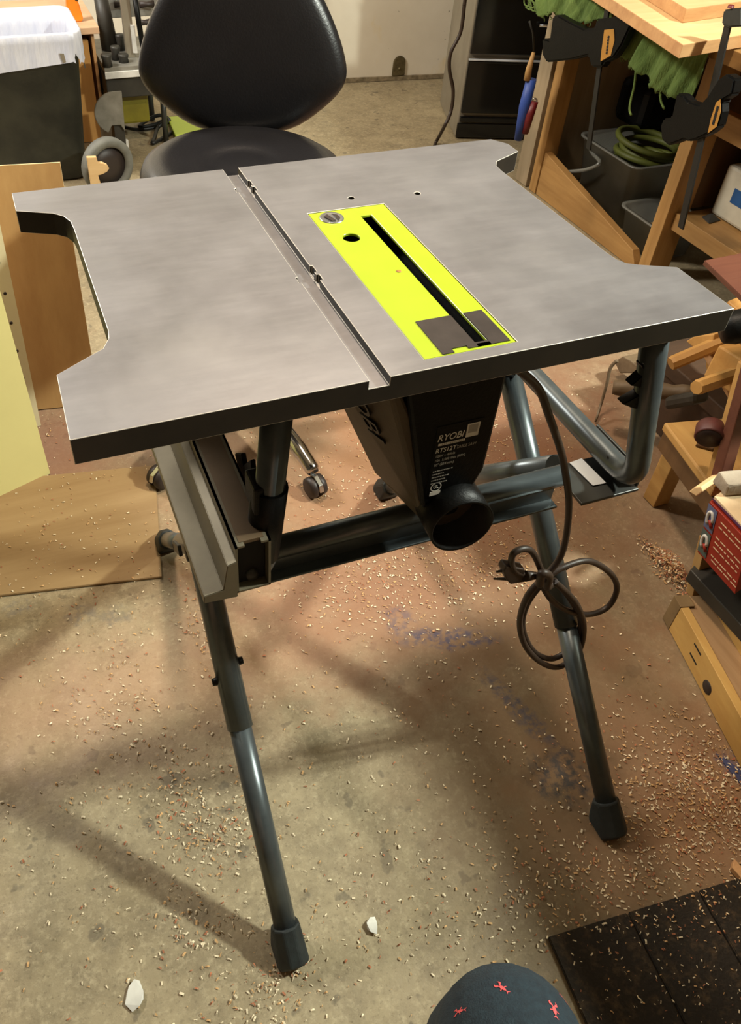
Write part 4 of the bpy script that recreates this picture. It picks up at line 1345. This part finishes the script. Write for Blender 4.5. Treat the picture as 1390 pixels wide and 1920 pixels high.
for b0 in (.10, .56):
    mb = MB()
    pts = [onf(.115 + .065 * math.cos(t_), b0 + .15 + .13 * math.sin(t_), .0016) for t_ in [2.2 + 4.2 * k / 14 for k in range(15)]]
    mb.tube(pts, .0032, 6); mb.build('curved_mark', 'white', bx)
    mb = MB(); mb.tube([onf(.13, b0 + .16, .0016), onf(.19, b0 + .27, .0016)], .004, 6); mb.build('red_mark', 'boxred', bx)
mb = MB()
rr = random.Random(2)
for b in (.12, .22, .42, .52, .62, .78, .86):
    a_ = .30 + rr.random() * .05
    while a_ < .9:
        L_ = rr.uniform(.05, .16)
        mb.prism([onf(a_, b), onf(a_ + L_, b), onf(a_ + L_, b + .018), onf(a_, b + .018)], (-.0005, 0, 0)); a_ += L_ + .03
mb.build('print_lines', 'boxtop', bx)
mb = MB(); mb.hull([TL + V((.006, 0, .012)), TR + V((.006, 0, .012)), TL + wv + V((0, 0, .012)), TR + wv + V((0, 0, .012)), TL + V((.006, 0, .002)), TR + V((.006, 0, .002)), TL + wv + V((0, 0, .002)), TR + wv + V((0, 0, .002))], .001); mb.build('carton_lid', 'boxtop', bx)
mb = MB(); mb.hull([TL + V((.004, 0, .004)), TR + V((.004, 0, .004)), TL + V((.004, 0, .008)), TR + V((.004, 0, .008)), TL + V((.008, 0, .004)), TR + V((.008, 0, .008))]); mb.build('purple_strip', 'purple', bx)
mb = MB(); c0 = TL + V((.035, .012, .014)); mb.hull([c0 + V(q_) for q_ in ((-.012, -.02, 0), (.035, -.03, 0), (.04, .012, 0), (-.01, .02, 0), (-.014, -.018, .026), (.038, -.026, .026), (.040, .010, .028), (-.008, .018, .03))], .003)
tag(mb.build('pumice_block', 'stone'), 'rough grey block on top of the red carton', 'block')
# dark crate under the carton
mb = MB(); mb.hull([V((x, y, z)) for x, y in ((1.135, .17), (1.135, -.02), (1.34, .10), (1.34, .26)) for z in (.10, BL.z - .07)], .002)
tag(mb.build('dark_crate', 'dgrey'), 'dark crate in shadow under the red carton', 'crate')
mb = MB(); a, b = P(1292, 1115, z=.06), P(1318, 1010, z=.20); mb.hull([p_ + V((x, y, 0)) for p_ in (a, b) for x in (0, .03) for y in (-.01, .01)], .001)
tag(mb.build('wood_lath', 'tan'), 'short lath standing between the shavings heap and the red carton', 'lath')

# ply plinth at the right edge
pz = thing('plywood_plinth', (1.14, -.08, 0), 'long worn plywood plinth with two slots on the floor at the right edge', 'plinth')
A0 = V((1.107, .155, 0)); B0 = P(1392, 1446, z=0); dd = (B0 - A0).normalized(); nn = V((-dd.y, dd.x, 0)); nn = -nn if nn.x < 0 else nn
hh = .075; L_ = .62
mb = MB(); mb.hull([A0 + dd * l_ + nn * w_ + V((0, 0, z)) for l_ in (.03, L_) for w_ in (0, .018) for z in (.002, hh)], .001); mb.build('front_board', 'oldply', pz)
mb = MB(); mb.hull([A0 + dd * l_ + nn * w_ + V((0, 0, z)) for l_ in (-.0, .030) for w_ in (-.001, .03) for z in (.002, hh + .002)], .001); mb.build('end_block', 'oldend', pz)
mb = MB(); mb.hull([A0 + dd * l_ + nn * w_ + V((0, 0, z)) for l_ in (.0, L_) for w_ in (.018, .07) for z in (.05, hh - .004)], .001); mb.build('top_board', 'oldtop', pz)
mb = MB(); mb.hull([A0 + dd * l_ + nn * w_ + V((0, 0, z)) for l_ in (.02, L_) for w_ in (.070, .095) for z in (.05, hh + .018)], .001); mb.build('back_batten', 'oldply', pz)
mb = MB()
for l_, z_ in ((.105, .058), (.108, .030)):
    mb.hull([A0 + dd * (l_ + q_) + nn * w_ + V((0, 0, z_ + q_ * .0 + h_)) for q_ in (0, .028) for w_ in (-.0006, .002) for h_ in (-.002, .002)])
mb.build('screw_slots', 'dark', pz)
mb = MB(); mb.lathe([(0, .0008), (.014, .0008), (.0145, 0)], A0 + dd * .185 + V((0, 0, .026)), -nn, 20); mb.build('wood_knot', 'hubb', pz)
# blue scrap and stick near it
mb = MB(); q0 = P(1342, 1412, z=.001); q1 = P(1392, 1445, z=.001); q2 = P(1395, 1478, z=.001)
mb.prism([q0, q1, q2], (0, 0, .001)); tag(mb.build('blue_scrap', 'bluesc'), 'flat blue scrap on the floor beside the plinth', 'scrap')
mb = MB(); a, b = P(1368, 1632, z=.002), P(1400, 1668, z=.002); n_ = V((.014, .010, 0))
mb.hull([a, b, a + n_, b + n_, a + V((0, 0, .012)), b + V((0, 0, .012)), a + n_ + V((0, 0, .012)), b + n_ + V((0, 0, .012))], .001)
tag(mb.build('wood_strip', 'pineedge'), 'pale wood strip on the floor at the corner of the dark mat', 'strip')

# floor mat tiles
m0 = P(1025, 1760, z=0); m1 = P(1310, 1672, z=0); e = (m1 - m0).normalized(); g = V((e.y, -e.x, 0))
tiles = [(0, P(1180, 1712, z=0)), ]
s1 = (P(1175, 1714, z=0) - m0).dot(e); s2 = (P(1308, 1674, z=0) - m0).dot(e)
cuts = [0, s1, s2, s2 + .30]
names = ['dark dusty floor mat tile nearest the knee, leftmost of three', 'dark dusty floor mat tile in the middle of three', 'dark floor mat tile buried in shavings, rightmost of three']
for k in range(3):
    mb = MB(); a_, b_ = cuts[k] + .0015, cuts[k + 1] - .0015
    mb.prism([m0 + e * a_, m0 + e * b_, m0 + e * b_ + g * .55, m0 + e * a_ + g * .55], (0, 0, .007), .0015)
    for v in mb.bm.verts: v.co.z += .0008
    tag(mb.build('floor_mat_tile', 'mat'), names[k], 'mat', 'dark floor mat tiles')

# paper scraps
for (u_, v_, r_, lab) in ((697, 1735, .011, 'small crumpled white paper scrap on the floor right of the front leg'), (255, 1866, .016, 'pale crumpled scrap on the floor at the lower left')):
    mb = MB(); c0 = P(u_, v_, z=.002); rr = random.Random(u_)
    mb.hull([c0 + V((r_ * math.cos(a) * rr.uniform(.7, 1.2), r_ * math.sin(a) * rr.uniform(.8, 1.5), rr.uniform(0, .007))) for a in [k * .7 for k in range(9)]])
    tag(mb.build('paper_scrap', 'paper'), lab, 'scrap')

# ------------------------------------------------------------------ SHAVINGS
def chips(name, spots, label, cat, seed, cols, heap=0):
    rr = random.Random(seed)
    mb = MB()
    for k in cols: mb.use(k)
    for (cx_, cy_, sx_, sy_, n_, big) in spots:
        for _ in range(n_):
            x, y = rr.gauss(cx_, sx_), rr.gauss(cy_, sy_)
            if x > 1.6 or y < -.62: continue
            L_ = rr.uniform(.0012, .0040) * big; w_ = L_ * rr.uniform(.2, .5)
            a = rr.uniform(0, 2 * PI); c_, s_ = math.cos(a), math.sin(a)
            z0 = .0014 + (.0075 if (V((x, y, 0)) - m0).dot(g) > 0 and (V((x, y, 0)) - m0).dot(e) > 0 else 0)
            if (V((x, y, 0)) - q0h).dot(-dxh) > 0 and (V((x, y, 0)) - q0h).dot(dyh) > 0 and (V((x, y, 0)) - q0h).dot(dyh) < .36: z0 = .008
            if heap:
                r2 = ((x - cx_) / sx_) ** 2 + ((y - cy_) / sy_) ** 2
                z0 += heap * math.exp(-r2 * .6) * rr.random()
            t0, t1, t2 = [rr.uniform(0, .0022 * big) for _ in range(3)]
            lift = rr.uniform(0, .0025 * big)
            pts = []
            for i, (l_, z_) in enumerate(((-1, t0), (0, t1 + lift), (1, t2))):
                for w2 in (-1, 1):
                    pts.append(mb.bm.verts.new((x + c_ * l_ * L_ - s_ * w2 * w_, y + s_ * l_ * L_ + c_ * w2 * w_, z0 + z_)))
            mi = rr.choices(range(len(cols)), CW)[0]
            for q_ in ((0, 1, 3, 2), (2, 3, 5, 4)):
                f = mb.bm.faces.new([pts[i] for i in q_]); f.material_index = mi
    o = mb.build(name, norm=False)
    tag(o, label, cat, kind='stuff')
    return o
q0h = V((.131, .600, 0)); dxh = V((.985, -.172, 0)); dyh = V((.172, .985, 0))
M['chip1'] = mat('pale_shaving', (240, 224, 190), .8)
M['chip2'] = mat('tan_shaving', (206, 164, 112), .8)
M['chip3'] = mat('red_shaving', (176, 112, 78), .8)
CW = [5, 4, 2]
spots = [(.35, .25, .35, .35, 900, .8), (-.05, .75, .13, .15, 260, .8), (.05, .15, .16, .2, 300, .85), (-.02, .33, .05, .07, 120, .9), (.06, .10, .03, .05, 140, .9), (.10, .03, .04, .03, 170, .9),
         (.03, -.10, .04, .04, 120, .9), (.14, -.21, .03, .03, 110, .8), (.06, -.24, .04, .03, 120, .8), (.17, .47, .02, .06, 80, .9), (.55, .45, .10, .08, 420, .8), (.72, .42, .12, .12, 420, .8), (.62, .60, .16, .12, 420, .8),
         (.95, .75, .22, .22, 1100, .8), (.88, .45, .10, .12, 420, .8), (1.15, 1.2, .25, .3, 600, .9), (.5, .95, .2, .2, 300, .8),
         (.62, -.24, .14, .05, 420, .8), (.78, -.26, .16, .05, 500, .8), (.88, -.17, .09, .08, 750, .9), (.97, -.20, .06, .08, 700, .9), (.72, -.10, .2, .15, 400, .75), (.80, -.40, .14, .09, 420, .6), (.60, -.40, .10, .06, 80, .55),
         (-.1, .0, .15, .2, 220, .7), (.3, -.15, .12, .08, 160, .7), (-.12, 1.15, .1, .1, 120, .9)]
chips('wood_shavings', spots, 'pale and reddish wood shavings strewn over the concrete around the saw', 'shavings', 4, ['chip1', 'chip2', 'chip3'])
CW = [2, 5, 4]
chips('shavings_heap', [(1.208, .262, .013, .038, 900, 1.)], 'small heap of tan shavings beside the red carton', 'shavings', 9, ['chip1', 'chip2', 'chip3'], .05)

# ------------------------------------------------------------------ PERSON (seated, knee in view)
def skin_body(name, chain, edges, root_i, parent=None, m='skin', sub=2):
    me = bpy.data.meshes.new(name)
    me.from_pydata([c_[:3] for c_ in chain], edges, [])
    o = bpy.data.objects.new(name, me); COL.objects.link(o)
    sk = o.modifiers.new('s', 'SKIN'); sk.use_smooth_shade = True
    for i, c_ in enumerate(chain):
        d_ = me.skin_vertices[0].data[i]
        d_.radius = (c_[3], c_[4] if len(c_) > 4 else c_[3]); d_.use_root = (i == root_i)
    ss = o.modifiers.new('ss', 'SUBSURF'); ss.levels = sub; ss.render_levels = sub
    dg = bpy.context.evaluated_depsgraph_get()
    mb = MB(); r_ = bpy.data.meshes.new_from_object(o.evaluated_get(dg))
    mb.bm.from_mesh(r_)
    bpy.data.objects.remove(o); bpy.data.meshes.remove(me); bpy.data.meshes.remove(r_)
    for f in mb.bm.faces: f.smooth = True; f.material_index = 0
    return mb
kn = V((.256, -.472, .478))
per = thing('person', (-.05, -.95, 0), 'person seated at the bottom of the frame, knee in dark shorts with pink printed motifs', 'person')
hipR, hipL = V((.02, -.93, .50)), V((-.20, -.86, .50))
knL = V((-.19, -.36, .47))
mb_ = [(-.09, -.92, .52, .13), (-.10, -.97, .72, .125), (-.11, -1.0, .93, .14), (-.11, -1.0, 1.07, .055), (-.10, -.97, 1.17, .05), (-.09, -.94, 1.27, .09),
       (.02, -.93, .49, .088), (.14, -.70, .48, .062), (kn.x, kn.y, .46, .052), (.29, -.47, .28, .050), (.29, -.49, .09, .036), (.31, -.43, .045, .036), (.35, -.35, .035, .028),
       (-.20, -.86, .50, .095), (-.20, -.62, .485, .078), (knL.x, knL.y, .46, .056), (-.19, -.33, .28, .052), (-.19, -.36, .09, .036), (-.19, -.30, .045, .036), (-.19, -.21, .035, .028)]
ed = [(0, 1), (1, 2), (2, 3), (3, 4), (4, 5), (0, 6), (6, 7), (7, 8), (8, 9), (9, 10), (10, 11), (11, 12), (0, 13), (13, 14), (14, 15), (15, 16), (16, 17), (17, 18), (18, 19)]
b = skin_body('body', mb_, ed, 0)
b.build('body', 'skin', per)
# shorts: thigh and knee covering
mbx = MB()
axd = (kn - hipR); 
th0 = [hipR + V((-.02, -.04, 0)), hipR, hipR.lerp(kn, .4), hipR.lerp(kn, .75), kn + V((.004, .006, -.005)), kn + V((.016, .024, -.06)), kn + V((.020, .032, -.14))]
pts = smooth_path(th0, 5)
rad = []
for i in range(len(pts)):
    t_ = i / (len(pts) - 1)
    rad.append(.105 - .038 * min(t_ / .6, 1) + (.003 if t_ > .6 else 0))
mbx.tube(pts, rad, 28)
mbx.mats = ['denim', 'pink']
# printed motifs on the cloth: small clawed shapes wrapped onto the knee
mbx.bm.normal_update(); bv_ = BVHTree.FromBMesh(mbx.bm)
mbm = mbx; mbx.cur = 1
motif = [[(0, -.6), (.16, -.3), (.18, .1), (.10, .35), (-.10, .35), (-.18, .1), (-.16, -.3)], [(-.05, .3), (-.42, .52), (-.40, .80), (-.22, .95), (-.26, .72), (-.10, .55)], [(.05, .3), (.42, .52), (.40, .80), (.22, .95), (.26, .72), (.10, .55)],
         [(0, -.55), (.26, -.95), (0, -.80), (-.26, -.95)], [(-.16, .0), (-.45, -.12), (-.42, -.22), (-.16, -.12)], [(.16, .0), (.45, -.12), (.42, -.22), (.16, -.12)]]
for (u_, v_, rot, sz) in ((948, 1844, .3, .0090), (1045, 1888, -.5, .0105), (1084, 1852, .6, .0095), (872, 1880, .8, .0085), (940, 2050, .2, .010), (1010, 2000, -1, .010)):
    x, y = P(u_, v_, z=.535)[:2]
    h = bv_.ray_cast(V((x, y, 1.)), V((0, 0, -1.)))
    if h[0] is None: continue
    nrm_ = h[1]; 
    if nrm_.z < 0: nrm_ = -nrm_
    tx = V((1, 0, 0)) - nrm_ * nrm_.x; tx.normalize(); ty = nrm_.cross(tx)
    for pl_ in motif:
        vs = []
        for (a_, b_) in pl_:
            aa, bb = (a_ * math.cos(rot) - b_ * math.sin(rot)) * sz, (a_ * math.sin(rot) + b_ * math.cos(rot)) * sz
            q_ = h[0] + tx * aa + ty * bb
            hh_ = bv_.find_nearest(q_)
            vs.append(hh_[0] + nrm_ * .0006)
        mbm.poly(vs)
so = mbx.build('shorts', None, per); so['label'] = 'dark teal shorts with small pink printed motifs'
# stool carrying the person
mb = MB(); mb.lathe([(0, .40), (.18, .40), (.19, .385), (.18, .365), (0, .365)], (-.10, -.93, 0), seg=32); 
st_ = thing('stool', (-.10, -.93, 0), 'round stool under the seated person', 'stool'); mb.build('seat', 'bench', st_)
for k in range(4):
    a = PI / 4 + PI / 2 * k
    mb = MB(); mb.tube([(-.10 + .12 * math.cos(a), -.93 + .12 * math.sin(a), .366), (-.10 + .17 * math.cos(a), -.93 + .17 * math.sin(a), .002)], .015, 10); mb.build('leg', 'bench', st_)

# out-of-view bench added to shade the floor at the lower right
tbn = thing('added_shade_bench', (1.62, -.5, 0), 'added out-of-view bench shading the floor at the right of the seated person', 'workbench')
mb = MB(); mb.box(1.30, 2.0, -1.1, .03, .98, 1.02, .003); mb.build('bench_top', 'bench', tbn)
for x, y in ((1.42, -1.05), (1.42, -.40), (1.94, -1.05), (1.94, -.02)):
    mb = MB(); mb.box(x, x + .05, y, y + .05, .002, .98, .002); mb.build('leg', 'benchz', tbn)

# ------------------------------------------------------------------ LIGHTS
def area(name, loc, target, sx, sy, power, col):
    l = bpy.data.lights.new(name, 'AREA'); l.shape = 'RECTANGLE'; l.size = sx; l.size_y = sy; l.energy = power; l.color = col
    o = bpy.data.objects.new(name, l); COL.objects.link(o); o.location = loc
    o.rotation_euler = (V(target) - V(loc)).to_track_quat('-Z', 'Y').to_euler()
    return o
area('lamp_bench', (2.45, -.30, 2.45), (.3, .1, 0), .16, .16, 88, (.95, 1., .88))
area('lamp_ceiling', (.62, .92, 2.5), (.62, .92, 0), .22, .22, 25, (1, .80, .60))
area('lamp_rear', (-.9, 2.5, 2.5), (.6, 2.6, 0), .5, .5, 76, (1, .95, .86))
w = bpy.data.worlds.new('world'); scn.world = w
w.use_nodes = True
w.node_tree.nodes['Background'].inputs[0].default_value = (.02, .018, .015, 1)

vs = scn.view_settings
scn.display_settings.display_device = 'sRGB'
vs.view_transform = 'Standard'
try: vs.look = 'None'
except Exception: pass
vs.gamma = 1; vs.use_curve_mapping = False
vs.exposure = 0.52

for o in bpy.data.objects:
    if '_o' in o: del o['_o']
